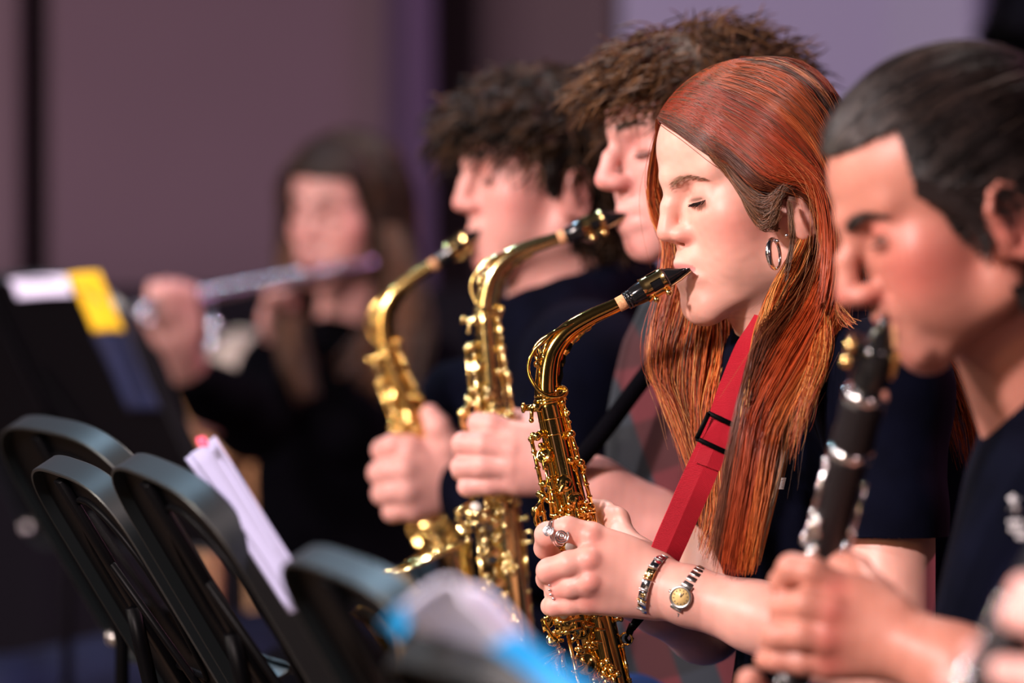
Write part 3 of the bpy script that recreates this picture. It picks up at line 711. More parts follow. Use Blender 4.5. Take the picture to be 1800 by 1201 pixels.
# ------------------------------------------------------------------ woman with long red hair
def red_woman():
    me = empty('person', (float(W(1480, 1200, 3.98)[0]), 3.98, .0), 'woman with long copper-red hair in a navy T-shirt playing the sharply focused saxophone', 'person')
    fr = Frame(W(1337, 313, 4.0), 19, 12)
    q = dict(skin=(.73, .395, .315), red=(.67, .185, .15), lip=(.50, .17, .17), brow=(.16, .085, .05), nose=.1110, nose_z=-.0305, eye_open=.15, ear_z=-.034, mouth_z=-.0675, chin_z=-.004,
             chin_f=.0085, brow_w=.9, brow_a=.55, brow_z=-.008, tip=.0088, bridge=.089, lip_w=.8, puff=1, mouth_f=.0030, blush=.7, lash=.8, cran=((0, .006, .034), (.070, .078, .073)), ear_o=.007)
    v = Vox(fr.o-np.array([.13, .12, .30]), fr.o+np.array([.15, .12, .14]), .0014)
    head_prims(v, fr, q)
    # puffed corners of the mouth around the mouthpiece
    v.cap(W(1398, 470, 4.02), W(1420, 640, 4.03), .052, .058, .03); v.cap(W(1340, 510, 4.0), W(1400, 640, 4.02), .030, .04, .03)
    P, Q = v.mesh(); parts = [(P, Q, skin_colors(P, fr, q))]; HP, HQ = P, Q; rm = RadMap(P, fr)
    # near arm and hand
    h = Vox(W(930, 1230, 3.80)-[0, .03, 0], W(1680, 830, 4.03)+[0, .03, 0], .0014)
    h.cap(W(1562, 800, 3.872), W(1560, 1150, 3.825), .042, .042, .01)
    h.chain(WS([(1555, 1160, 3.815), (1440, 1120, 3.83), (1330, 1085, 3.85), (1210, 1048, 3.87), (1150, 1028, 3.88)]), [.043, .039, .031, .0255, .0245], .012)
    wr = W(1150, 1028, 3.885)
    mcp = WS([(1040, 944, 3.885), (1038, 985, 3.872), (1038, 1024, 3.872), (1034, 1058, 3.882)])
    for k, (mc, r1) in enumerate(zip(mcp, (.0135, .0140, .0130, .0115))):
        h.cap(wr+(mc-wr)*.0+np.array([0, 0, (.012, .005, -.004, -.013)[k]]), mc, .019, r1, .010)
    h.ell(W(1085, 1003, 3.886), (.036, .0155, .030), k=.012)
    h.chain([mcp[0]]+WS([(998, 930, 3.885), (962, 940, 3.895), (958, 964, 3.915), (978, 985, 3.935)]), [.0128, .0112, .0112, .0098, .0085], .003)
    h.chain([mcp[1]]+WS([(1000, 992, 3.872), (966, 1004, 3.885), (962, 1018, 3.910), (985, 1022, 3.935)]), [.0132, .0118, .0118, .0100, .0085], .003)
    h.chain([mcp[2]]+WS([(1005, 1032, 3.876), (980, 1037, 3.890), (976, 1044, 3.912), (996, 1048, 3.935)]), [.0125, .0108, .0105, .0095, .008], .003)
    h.chain([mcp[3]]+WS([(1005, 1062, 3.884), (975, 1066, 3.890), (968, 1066, 3.900), (985, 1060, 3.93)]), [.0112, .0100, .0092, .0085, .007], .003)
    h.chain(WS([(1130, 985, 3.90), (1096, 955, 3.93), (1084, 915, 3.955), (1062, 900, 3.972), (1040, 893, 3.975)]), [.019, .0145, .0112, .0100, .0085], .006)
    for mc in mcp[:3]: h.ell(mc+np.array([.0, -.0105, .001]), (.0065, .0045, .0060), k=.006)
    P, Q = h.mesh()
    c = np.tile(np.array(q['skin'])*np.array([1, .95, .97]), (len(P), 1)); c *= (1+.04*vnoise(P, 90, 5)+.03*vnoise(P, 420, 6))[:, None]
    def mk(pt, r, a):
        nonlocal c
        w = (a*np.exp(-((P-pt)**2).sum(1)/r**2))[:, None]; c = c*(1-w)+np.array(q['red'])*w
    for mc in mcp: mk(mc+[0, -.012, 0], .011, .5)
    for t in ((962, 940), (966, 1006), (980, 1038), (972, 1066)): mk(W(*t, 3.875), .013, .35)
    parts.append((P, Q, c))
    # far arm
    h = Vox(W(1000, 1230, 3.97), W(1400, 640, 4.33), .0022)
    h.cap(W(1345, 690, 4.20), W(1238, 1100, 4.12), .046, .036, .01); h.chain(WS([(1238, 1098, 4.12), (1160, 1062, 4.07), (1095, 1040, 4.03)]), [.036, .028, .022], .01)
    h.ell(W(1062, 1030, 4.015), (.03, .016, .03), k=.01)
    for k in range(4): h.chain(WS([(1050, 1010+14*k, 4.01), (1020, 1012+14*k, 4.005), (1010, 1016+14*k, 3.99)]), [.010, .009, .008], .003)
    h.chain(WS([(1075, 1012, 4.01), (1055, 990, 4.0), (1040, 985, 3.985)]), [.012, .010, .009], .004)
    P, Q = h.mesh(); parts.append((P, Q, np.tile(np.array(q['skin'])*.95, (len(P), 1))))
    V, F, C = mesh_join(parts); mesh_obj('body', V, F, SKIN, me, C)
    eyeball(me, fr, 1); eyeball(me, fr, -1); lashes(me, fr, 1, 64, .0085); lashes(me, fr, -1, 50, .0085, seed=4, down=.3)
    brow_hairs(me, fr, 1, 120, (.24, .12, .065), dz=-.009, rad=.00016); brow_hairs(me, fr, -1, 120, seed=6, dz=-.008)
    # T-shirt
    t = Vox(W(1230, 1400, 3.76)-[0, .02, 0], W(1800, 540, 4.42), .0034)
    t.cap(W(1420, 630, 4.03), W(1440, 660, 4.03), .062, .08, .03)
    t.cap(W(1360, 680, 4.18), W(1550, 682, 3.885), .062, .058, .05)
    t.ell(W(1455, 830, 4.05), (.115, .125, .17), B=[[.94, .34, 0], [-.34, .94, 0], [0, 0, 1]], k=.05)
    t.ell(W(1400, 860, 4.03), (.085, .09, .085), k=.04)
    t.ell(W(1560, 1120, 4.06), (.122, .125, .20), k=.06); t.ell(W(1540, 1330, 4.04), (.14, .145, .16), k=.06)
    t.cap(W(1550, 690, 3.882), W(1562, 905, 3.850), .057, .052, .03); t.cap(W(1350, 690, 4.18), W(1300, 890, 4.15), .055, .05, .03)
    t.cap(W(1562, 900, 3.850), W(1562, 1000, 3.843), .052, .052, .01)
    P, Q = t.mesh()
    P = wrinkle(P, W(1500, 900, 4.0), .0042, 28, 5); P = wrinkle(P, W(1500, 900, 4.0), .0018, 75, 9)
    zh = W(1562, 938, 3.853)[2]; ax0 = W(1562, 938, 3.853)
    bad = (P[:, 2] < zh+.02*(P[:, 0]-ax0[0])) & (np.hypot(P[:, 0]-ax0[0], P[:, 1]-ax0[1]) < .075) & (P[:, 1] < 3.925)
    Q = Q[~bad[Q].all(1)]
    sh = mesh_obj('t_shirt', P, Q, NAVY, me)
    g = Geo(); a = np.linspace(0, 2*math.pi, 40, endpoint=False)   # hem band of the near sleeve
    hem = [W(1562, 938, 3.848)+np.array([.0525*math.cos(x),   .0525*math.sin(x), .0015*math.sin(2*x)-.004*math.cos(x)*-1]) for x in a]
    sweep(g, hem+[hem[0]], .0016, 8, cap=False, flat=(1, 1), ref=(0, 0, 1)); g.obj('sleeve_hem', NAVY, sh)
    g = Geo()     # edge of the white print on the chest
    for k in range(8): box(g, W(1376-k*.6, 841+k*2.6, 3.925), (.0030, -.0010, 0), (0, .0008, 0), (0, 0, .0005+.0002*(k % 2)))
    g.obj('shirt_print', WHITEP, sh)
    # jeans, thighs forward
    j = Vox(W(900, 1760, 3.72), W(1800, 1130, 4.40), .006)
    for s, y0 in ((0, 4.10), (1, 3.92)):
        j.chain([np.array([.30, y0, .56]), np.array([.10, y0, .585]), np.array([-.05, y0, .60])], [.10, .085, .068], .03)
    j.ell((.33, 4.01, .58), (.13, .17, .10), k=.04); P, Q = j.mesh(); P = wrinkle(P, np.array([.1, 4.0, .5]), .003, 45, 3); mesh_obj('jeans', P, Q, DENIM, me)
    j = Vox((-.24, 3.78, -.005), (.10, 4.25, .68), .006)
    for y0 in (4.10, 3.92):
        j.chain([np.array([-.05, y0, .59]), np.array([-.05, y0, .30]), np.array([-.03, y0, .10])], [.068, .055, .045], .02); j.cap((-.15, y0, .035), (.0, y0, .045), .035, .042, .02)
    P, Q = j.mesh(); mesh_obj('jeans_leg', P, Q, DENIM, me)
    # ---- hair
    hb = Vox(fr.o-np.array([.14, .13, .16]), fr.o+np.array([.16, .13, .16]), .0022)
    hb.cap(fr.w((0, -.022, .0)), fr.w((0, -.045, -.14)), .052, .045, .03)
    V, F, _, _ = scalp(HP, HQ, fr, [(-.10, .01), (-.055, .010), (-.04, .030), (0, .044), (.032, .056), (.058, .070), (.071, .079), (.075, .2)], lambda a: .073+a*.0, .004)
    mesh_obj('hair_base', V, F, HAIRBASE, me, np.tile((.06, .018, .008), (len(V), 1)))
    P, Q = hb.mesh(); mesh_obj('hair_base', P, Q, HAIRBASE, me, np.tile((.06, .016, .007), (len(P), 1)))
    dark, red_, cop, gld, brn = (.085, .018, .007), (.27, .036, .009), (.36, .078, .017), (.50, .20, .07), (.085, .036, .018)
    K = []
    # near side: from the parting over the side of the skull, behind the ear and down over the shoulder
    near = [
        WS([(1174, 212, 3.985), (1222, 236, 3.950), (1275, 280, 3.925), (1325, 325, 3.912), (1375, 334, 3.915), (1428, 352, 3.925), (1436, 430, 3.930), (1400, 505, 3.905), (1340, 570, 3.865), (1312, 680, 3.845), (1284, 800, 3.84), (1264, 900, 3.84), (1246, 990, 3.84)]),
        WS([(1178, 200, 3.985), (1232, 215, 3.945), (1300, 262, 3.915), (1360, 308, 3.903), (1420, 325, 3.905), (1446, 375, 3.915), (1448, 460, 3.915), (1420, 540, 3.89), (1370, 620, 3.86), (1319, 720, 3.84), (1302, 820, 3.835), (1284, 920, 3.835), (1269, 1012, 3.84)]),
        WS([(1195, 175, 3.985), (1255, 185, 3.940), (1325, 225, 3.908), (1390, 275, 3.900), (1435, 320, 3.898), (1455, 390, 3.896), (1458, 470, 3.893), (1440, 555, 3.88), (1395, 640, 3.86), (1339, 740, 3.84), (1319, 840, 3.835), (1302, 930, 3.835), (1289, 1015, 3.84)]),
        WS([(1225, 145, 3.99), (1290, 148, 3.94), (1362, 180, 3.908), (1420, 235, 3.905), (1455, 300, 3.905), (1470, 385, 3.905), (1472, 480, 3.900), (1458, 570, 3.885), (1412, 650, 3.86), (1354, 750, 3.84), (1334, 850, 3.835), (1319, 940, 3.835), (1306, 1012, 3.84)]),
        WS([(1262, 120, 4.0), (1330, 117, 3.95), (1395, 145, 3.925), (1445, 205, 3.925), (1472, 285, 3.925), (1482, 385, 3.925), (1482, 485, 3.915), (1472, 570, 3.895), (1430, 650, 3.865), (1374, 745, 3.845), (1352, 850, 3.838), (1332, 940, 3.835), (1319, 1008, 3.84)]),
        WS([(1300, 106, 4.01), (1365, 108, 3.975), (1425, 140, 3.955), (1466, 195, 3.95), (1484, 280, 3.95), (1492, 385, 3.95), (1492, 490, 3.93), (1484, 560, 3.905), (1452, 640, 3.87), (1392, 740, 3.85), (1364, 850, 3.84), (1342, 930, 3.838), (1326, 995, 3.84)])]
    n = 7200
    S1 = sheet(near, n, 26, .005, .0020, .0012, 1, clump=.35, nclump=220, ends=.30)
    c1 = mixcols(n, [dark, red_, cop, brn, gld], [.14, .40, .32, .07, .07], 1, .22)
    K.append((S1, np.random.RandomState(1).uniform(.00028, .00048, n), c1))
    # grown-out darker roots near the parting fade to red: short brown strands
    roots = [[g_[i] for i in range(5)] for g_ in near]
    S = sheet(roots, 900, 16, .003, .0025, .001, 12, ends=.75); S[:, :, 1] -= .0005
    K.append((S, np.full(900, .0003), mixcols(900, [brn, (.10, .045, .022), red_, (.12, .07, .045)], [.45, .25, .22, .08], 3, .2)))
    # hair tucked in front of the ear, temple wisps
    tmp = [WS([(1235, 232, 3.94), (1285, 300, 3.920), (1330, 345, 3.910), (1362, 345, 3.905), (1380, 326, 3.90), (1405, 318, 3.905)]),
           WS([(1262, 272, 3.93), (1300, 335, 3.915), (1336, 362, 3.909), (1356, 356, 3.906), (1372, 338, 3.902), (1390, 324, 3.90)]),
           WS([(1290, 318, 3.918), (1318, 362, 3.911), (1340, 384, 3.909), (1356, 378, 3.906), (1366, 360, 3.903), (1374, 342, 3.900)]),
           WS([(1300, 338, 3.916), (1322, 380, 3.911), (1338, 400, 3.909), (1352, 400, 3.907), (1362, 386, 3.905), (1368, 368, 3.903)])]
    K.append((sheet(tmp, 800, 14, .002, .002, .0012, 13, ends=.35), np.full(800, .00024), mixcols(800, [brn, (.16, .075, .035), (.20, .07, .03)], None, 4, .2)))
    # from behind the ear lobe
    lob = [WS([(1408, 415, 3.935), (1396, 435, 3.93), (1380, 465, 3.905), (1350, 525, 3.885), (1330, 600, 3.865), (1310, 700, 3.84), (1302, 800, 3.838)]),
           WS([(1426, 395, 3.935), (1424, 430, 3.92), (1400, 485, 3.90), (1368, 545, 3.88), (1338, 640, 3.86), (1318, 760, 3.84), (1305, 880, 3.838)])]
    K.append((sheet(lob, 420, 22, .003, .0018, .002, 14, clump=.5, nclump=20), np.full(420, .00035), mixcols(420, [cop, brn, gld, red_], None, 5, .2)))
    K.append((sheet([WS([(1384, 352, 3.902), (1386, 375, 3.898), (1389, 410, 3.896), (1388, 440, 3.897), (1372, 500, 3.89), (1345, 570, 3.875)]), WS([(1392, 356, 3.902), (1395, 385, 3.897), (1397, 415, 3.896), (1393, 445, 3.896), (1378, 510, 3.89), (1350, 590, 3.872)])], 34, 18, .001, .0008, .001, 22), np.full(34, .00024), mixcols(34, [brn, (.16, .07, .03)], None, 6, .2)))
    # far side: curtain beside the face and down in front
    far = [WS([(1178, 205, 3.99), (1160, 232, 4.02), (1150, 275, 4.045), (1146, 330, 4.055), (1156, 380, 4.06), (1178, 430, 4.055), (1168, 500, 4.045), (1148, 570, 4.04), (1145, 640, 4.03), (1168, 690, 4.02), (1190, 750, 4.01), (1212, 830, 4.0)]),
           WS([(1182, 205, 3.995), (1168, 235, 4.03), (1158, 280, 4.055), (1156, 340, 4.065), (1172, 400, 4.07), (1200, 470, 4.065), (1205, 550, 4.05), (1190, 620, 4.04), (1186, 690, 4.03), (1204, 760, 4.01), (1222, 820, 4.0), (1232, 880, 3.99)]),
           WS([(1190, 200, 4.00), (1180, 235, 4.04), (1172, 290, 4.06), (1175, 360, 4.07), (1200, 430, 4.075), (1235, 500, 4.07), (1240, 570, 4.05), (1232, 640, 4.035), (1225, 710, 4.02), (1230, 790, 4.0), (1240, 860, 3.985), (1228, 960, 3.96)]),
           WS([(1200, 195, 4.01), (1195, 240, 4.05), (1190, 300, 4.07), (1200, 380, 4.075), (1240, 460, 4.075), (1275, 530, 4.06), (1282, 600, 4.045), (1275, 670, 4.02), (1262, 740, 4.0), (1258, 820, 3.985), (1262, 900, 3.965), (1238, 985, 3.95)]),
           WS([(1215, 185, 4.02), (1220, 240, 4.06), (1230, 320, 4.075), (1260, 420, 4.075), (1300, 500, 4.06), (1318, 580, 4.04), (1318, 660, 4.01), (1300, 740, 3.98), (1290, 830, 3.96), (1282, 900, 3.95), (1255, 975, 3.94)])]
    n = 3600
    K.append((sheet(far, n, 26, .010, .003, .0028, 2, clump=.55, nclump=70, ends=.30), np.random.RandomState(2).uniform(.00028, .00050, n), mixcols(n, [dark, red_, cop, gld, brn], [.14, .32, .36, .14, .04], 6, .22)))
    # back of the head and hair falling behind the shoulder
    back = [WS([(1310, 106, 4.03), (1400, 112, 4.02), (1462, 165, 4.01), (1492, 260, 4.0), (1502, 380, 4.0), (1510, 480, 3.99), (1530, 550, 3.97), (1570, 620, 3.96), (1620, 700, 3.97), (1660, 800, 3.98)]),
            WS([(1300, 106, 4.06), (1400, 120, 4.07), (1465, 180, 4.06), (1496, 290, 4.05), (1508, 420, 4.03), (1540, 520, 4.0), (1600, 570, 3.97), (1660, 640, 3.96), (1705, 740, 3.97), (1722, 850, 3.99)]),
            WS([(1290, 110, 4.09), (1390, 130, 4.11), (1455, 200, 4.11), (1490, 320, 4.09), (1510, 450, 4.05), (1560, 530, 4.01), (1640, 590, 3.98), (1700, 680, 3.98), (1732, 780, 3.99), (1728, 900, 4.0)])]
    n = 1300
    K.append((sheet(back, n, 24, .012, .003, .003, 3, clump=.4, nclump=50, ends=.25), np.random.RandomState(3).uniform(.0003, .0005, n), mixcols(n, [dark, red_, cop, brn], [.3, .45, .2, .05], 7, .22)))
    # strands lying over the top of the shoulder
    for sd, sh_, m_n in ((15, [WS([(1458, 470, 3.905), (1468, 530, 3.885), (1490, 556, 3.878), (1520, 572, 3.872), (1548, 590, 3.868)]), WS([(1462, 480, 3.90), (1470, 540, 3.88), (1490, 575, 3.868), (1512, 600, 3.852), (1525, 625, 3.842)])], 24),
                         (16, [WS([(1455, 480, 3.90), (1458, 560, 3.88), (1455, 620, 3.855), (1432, 690, 3.84), (1410, 750, 3.835)]), WS([(1445, 500, 3.90), (1440, 590, 3.87), (1425, 660, 3.845), (1400, 740, 3.835), (1385, 830, 3.83)])], 260)):
        K.append((sheet(sh_, m_n, 18, .003, .003, .0016, sd, ends=.35), np.full(m_n, .00022), mixcols(m_n, [cop, gld, red_], None, 8, .2)))
    # fly-away strands
    r = np.random.RandomState(5); fl = []
    for i in range(170):
        base = (near+far)[r.randint(11)]; k = r.randint(1, 7); seg = np.array(base[k:k+5]); d = r.randn(3)*.010
        fl.append(catmull(seg+d*np.linspace(.2, 1.4, len(seg))[:, None]-np.array([0, .006, 0]), 14))
    K.append((np.array(fl), np.full(170, .00016), mixcols(170, [cop, gld, brn], None, 9, .2)))
    for k_ in K: rm.push(k_[0], .0042)
    for i in (0, 3, 5, 7, 8, 6):      # grown-out: brown-red at the roots, brighter copper along the lengths
        if i >= len(K): continue
        S, rad, cc = K[i]; Sn = S.shape[1]; t = np.linspace(0, 1, Sn); z_ = np.clip((S[:, :, 2]-W(0, 480, 4)[2])/.16, 0, 1)
        k_ = (1.45-.80*z_)[..., None]*np.array([1, 1, 1]); hue = np.array([1, .86, .9])[None, None]*z_[..., None]+np.array([1.08, 1.18, .95])[None, None]*(1-z_[..., None])
        K[i] = (S, rad, np.clip(cc[:, None, :]*k_*hue, .001, .9))
    for i, (S, rad, cc) in enumerate(K):
        if i == 0: hair = strands('hair', S, rad, cc, HAIR, me)
        else: strands('hair_lock', S, rad, cc, HAIR, hair)
    return me, fr
WHITEP = simple('white_print', (.75, .75, .78), .7)
woman, red_fr = red_woman()

# hoop earring, stud
ea = empty('hoop_earring', W(1371, 424, 3.90), 'thick silver hoop earring in the red-haired woman\'s ear lobe', 'earring')
g = Geo(); tt = np.linspace(-1.35, 4.6, 50); pts = [W(1361+10*math.cos(t_)-.10*26*math.sin(t_), 447-26*math.sin(t_), 3.897+.008*math.cos(t_)) for t_ in tt]
sweep(g, np.array(pts), np.interp(np.linspace(0, 1, 50), [0, .5, .75, 1], [.0012, .0020, .0032, .0016]), 14); g.obj('hoop', SILVER, ea)
g = Geo(); ball(g, W(1366, 424, 3.898), .0020); g.obj('clasp', SILVER, ea)
st = empty('stud_earring', W(1383, 414, 3.894), 'tiny silver stud beside the hoop earring', 'earring')
g = Geo(); ball(g, W(1383, 414, 3.893), .0019); g.obj('stud', SILVER, st)

# red neck strap
RED = None
def webbing(name, c):
    m, nt, b = new_mat(name)
    b.inputs['Base Color'].default_value = (*c, 1); b.inputs['Roughness'].default_value = .62
    a = nt.nodes.new('ShaderNodeVertexColor'); a.layer_name = 'Col'; sp = nt.nodes.new('ShaderNodeSeparateColor'); nt.links.new(a.outputs['Color'], sp.inputs[0])
    def mth(op, x, y=None):
        n = nt.nodes.new('ShaderNodeMath'); n.operation = op
        for i, vv in enumerate((x, y)):
            if vv is None: continue
            if isinstance(vv, (int, float)): n.inputs[i].default_value = vv
            else: nt.links.new(vv, n.inputs[i])
        return n.outputs[0]
    u = mth('PINGPONG', mth('MULTIPLY', sp.outputs[0], 2.0), 1.0)       # chevrons of the weave
    h = mth('SINE', mth('MULTIPLY', mth('ADD', mth('MULTIPLY', sp.outputs[1], 300.0), mth('MULTIPLY', u, 7.0)), 6.283))
    bp = nt.nodes.new('ShaderNodeBump'); bp.inputs['Strength'].default_value = .9; bp.inputs['Distance'].default_value = .0009
    nt.links.new(h, bp.inputs['Height']); nt.links.new(bp.outputs['Normal'], b.inputs['Normal']); return m
REDW = webbing('red_webbing', (.82, .012, .040))
sp_ = empty('neck_strap', W(1230, 800, 3.87), 'bright red woven neck strap with black slider hanging over her chest', 'strap')
def ribbon(name, cl, wd, th, mat, parent, wdir=(1, 0, .35), n=60):
    C_ = catmull(cl, n); Wd = np.interp(np.linspace(0, 1, n), np.linspace(0, 1, len(wd)), wd); T = np.gradient(C_, axis=0); V = []; cc = []
    L = np.concatenate([[0], np.cumsum(np.linalg.norm(np.diff(C_, axis=0), axis=1))])
    for i in range(n):
        t = unit(T[i]); w = unit(np.array(wdir)-t*np.dot(wdir, t)); nn = np.cross(t, w)
        for a, b in ((-1, 1), (-.5, 1), (0, 1), (.5, 1), (1, 1), (1, -1), (.5, -1), (0, -1), (-.5, -1), (-1, -1)): V.append(C_[i]+w*a*Wd[i]/2+nn*b*th/2); cc.append((a*.5+.5, L[i]*2.5, 0))
    F = [(i*10+j, i*10+(j+1) % 10, (i+1)*10+(j+1) % 10, (i+1)*10+j) for i in range(n-1) for j in range(10)]+[tuple(range(10)), tuple((n-1)*10+j for j in range(10))]
    return mesh_obj(name, V, F, mat, parent, np.array(cc), smooth=False)
ribbon('webbing', WS([(1352, 560, 3.90), (1322, 610, 3.882), (1288, 690, 3.872), (1268, 745, 3.868), (1250, 790, 3.866), (1215, 870, 3.868), (1180, 950, 3.880), (1160, 995, 3.89)]), [.030, .029, .027, .026, .029, .030, .030], .0018, REDW, sp_)
ribbon('webbing', WS([(1293, 690, 3.866), (1272, 745, 3.862), (1256, 785, 3.8605), (1242, 820, 3.862)]), [.024, .024, .0245], .0016, REDW, sp_, n=20)
g = Geo(); bc = W(1263, 762, 3.858); t_ = unit(W(1243, 805, 3.858)-W(1283, 720, 3.858)); w_ = unit(np.cross(t_, (0, 1, 0)))
cor = [bc+t_*a*.0125+w_*b*.0155 for a, b in ((-1, -1), (-1, 1), (1, 1), (1, -1))]
for i in range(4): a, b = cor[i], cor[(i+1) % 4]; box(g, (a+b)/2, (b-a)/2*1.06, np.array([0, .0012, 0]), unit(np.cross(b-a, (0, 1, 0)))*.0022, bev=.0005)
g.obj('slider_buckle', PLASTIC, sp_)
g = Geo(); sweep(g, catmull(WS([(1160, 990, 3.89), (1140, 1040, 3.93), (1125, 1075, 3.955), (1108, 1108, 3.95)]), 20), .0028, 10); sweep(g, catmull(WS([(1168, 996, 3.9), (1148, 1060, 3.95), (1118, 1100, 3.957), (1106, 1112, 3.95)]), 20), .0022, 10)
g.obj('strap_cord', BLACKC, sp_)
g = Geo(); rod(g, W(1112, 1098, 3.95), W(1105, 1116, 3.948), .0034, 12); sweep(g, catmull(WS([(1105, 1114, 3.948), (1100, 1122, 3.944), (1106, 1130, 3.946), (1112, 1122, 3.95)]), 12), .0015, 8); g.obj('hook', PLASTIC, sp_)

# jewellery and watch on the near hand
ax_f = unit(W(1210, 1048, 3.87)-W(1150, 1028, 3.88))
def around(c0, axis, R, ang):  # ang 0 = towards camera, + = up
    ax = unit(axis); cam_d = unit(np.array([0, -1., 0])-ax*np.dot((0, -1, 0), ax)); upd = np.cross(ax, cam_d); upd = upd if upd[2] > 0 else -upd
    d = cam_d*math.cos(ang)+upd*math.sin(ang); return np.asarray(c0)+d*R, d, unit(np.cross(ax, d))
br_ = empty('bracelet', W(1150, 1028, 3.88), 'silver link bracelet with gold details on her wrist nearest the hand', 'bracelet')
bax = unit(ax_f+np.array([.10, -.10, -.06])); bc0 = W(1152, 1029, 3.879)
for k in range(16):
    ang = math.radians(88-k*22.5); c_, d_, t_ = around(bc0, bax, .0272, ang); gg = Geo()
    box(gg, c_, bax*.0042, d_*.0011, t_*.0044, bev=.0005); o = gg.obj('link', GOLD2 if k in (3,) else SILVER, br_)
    gg = Geo(); box(gg, c_+t_*.0052, bax*.0046, d_*.0014, t_*.0006, bev=.0002)
    if k % 2: box(gg, c_+d_*.0012, bax*.0018, d_*.0005, t_*.0018, bev=.0003); box(gg, c_+d_*.0012+bax*.002, bax*.0006, d_*.0004, t_*.003)
    gg.obj('link_ornament', GOLD2 if k in (3, 5) else STEEL, o)
wt = empty('wristwatch', W(1198, 1056, 3.85), 'small steel wristwatch with round cream dial on her forearm', 'watch')
wc = W(1212, 1047, 3.869); wax = unit(ax_f+np.array([.05, 0, -.22])); R = .0272
c_, d_, t_ = around(wc, wax, R, math.radians(-8)); 
gg = Geo(); lathe(gg, c_, d_, [(-.001, .0098), (.0025, .0104), (.0040, .0102), (.0044, .0090), (.0036, .0080), (.0034, .0001)], 36, ref=t_); box(gg, c_+t_*.0105, wax*.0055, d_*.0016, t_*.0022, bev=.0006); box(gg, c_-t_*.0105, wax*.0055, d_*.0016, t_*.0022, bev=.0006)
gg.obj('case', STEEL, wt)
gg = Geo(); lathe(gg, c_+d_*.0036, d_, [(0, .0079), (.0002, .0079), (.0002, .0001)], 30); dial = gg.obj('dial', simple('cream_dial', 'd8b878', .35), wt)
gg = Geo()
for k in range(12):
    a = k*math.pi/6; dd = t_*math.cos(a)+wax*math.sin(a); box(gg, c_+d_*.0039+dd*.0064, dd*.0007, d_*.0001, np.cross(dd, d_)*.00035)
for a, L in ((3.4, .0035), (2.9, .0050)): dd = t_*math.cos(a)+wax*math.sin(a); box(gg, c_+d_*.0041+dd*L*.5, dd*L*.5, d_*.0001, np.cross(dd, d_)*.0003)
gg.obj('hands_and_marks', simple('dial_marks', (.05, .035, .03), .5), dial)
gg = Geo(); rod(gg, c_-wax*.010+d_*.001, c_-wax*.0125+d_*.001, .0013); gg.obj('crown', STEEL, wt)
for k in range(22):
    ang = math.radians(-8+26+k*14.2)
    if k*14.2 > 308: break
    c2, d2, t2 = around(wc, wax, R, ang); gg = Geo(); box(gg, c2, wax*(.0052-.0000*k), d2*.0011, t2*.0029, bev=.0009); gg.obj('band_link', STEEL, wt)
rg = empty('spiral_ring', W(975, 945, 3.88), 'silver ring with two coiled spirals on her index finger', 'ring')
gg = Geo()
for (x, y), Rr, dd in (((964, 933), .0052, (-.5, -1, .35)), ((987, 943), .0066, (-.1, -1, .15))):
    c0 = W(x, y, 3.8725); a_ = unit(dd); n_ = perp(a_, (0, 0, 1)); b_ = np.cross(a_, n_); th = np.linspace(0, 6.283*2.6, 60); rr_ = .0008+(Rr-.0008)*th/th[-1]
    sweep(gg, [c0+a_*(.0018-.0016*t/th[-1])+n_*math.cos(t)*r_+b_*math.sin(t)*r_ for t, r_ in zip(th, rr_)], .00085, 8); ball(gg, c0+a_*.0022, .0013)
gg.obj('spirals', SILVER, rg)
gg = Geo(); ring(gg, W(976, 938, 3.888), unit(W(998, 930, 3.885)-W(962, 940, 3.893)), .0122, .0008, 32, 8); ring(gg, W(980, 937, 3.888), unit(W(998, 930, 3.885)-W(962, 940, 3.893)), .0122, .0008, 32, 8); gg.obj('ring_band', SILVER, rg)
r2 = empty('beaded_ring', W(985, 1036, 3.88), 'thin beaded silver ring on her ring finger', 'ring')
a_ = unit(W(1005, 1032, 3.876)-W(980, 1037, 3.890)); n_ = perp(a_); b_ = np.cross(a_, n_)
for k in range(18):
    t = k/18*6.283; gg = Geo(); ball(gg, W(984, 1036, 3.8875)+(n_*math.cos(t)+b_*math.sin(t))*.0124, .0014, 7); gg.obj('bead', SILVER, r2)
# ------------------------------------------------------------------ the other players
def add_hand(h, wr, mcp, fingers, thumb, back, rf=.0105, rw=.024):
    for k, mc in enumerate(mcp):
        h.cap(wr+np.array([0, 0, (.012, .004, -.005, -.013)[k]]), mc, rw*.8, rf*1.25, .010)
    h.ell(back[0], back[1], k=.012)
    for k, fg in enumerate(fingers):
        s = (1, 1.04, 1, .86)[k]; n = len(fg)
        h.chain([mcp[k]]+list(fg), [rf*1.2*s]+[rf*s*f for f in ([1.08, 1.0, .92, .80] if n == 4 else [1.05, .98, .82])], .003)
    n = len(thumb); h.chain(thumb, list(np.interp(np.linspace(0, 1, n), [0, .35, 1], [rw*.75, rf*1.3, rf*.85])), .006)
def plain_skin(P, q, spots=(), seed=5):
    c = np.tile(np.array(q['skin']), (len(P), 1)); c *= (1+.04*vnoise(P, 90, seed)+.03*vnoise(P, 420, seed+1))[:, None]
    for pt, r, a in spots:
        w = (a*np.exp(-((P-pt)**2).sum(1)/r**2))[:, None]; c = c*(1-w)+np.array(q['red'])*w
    return c
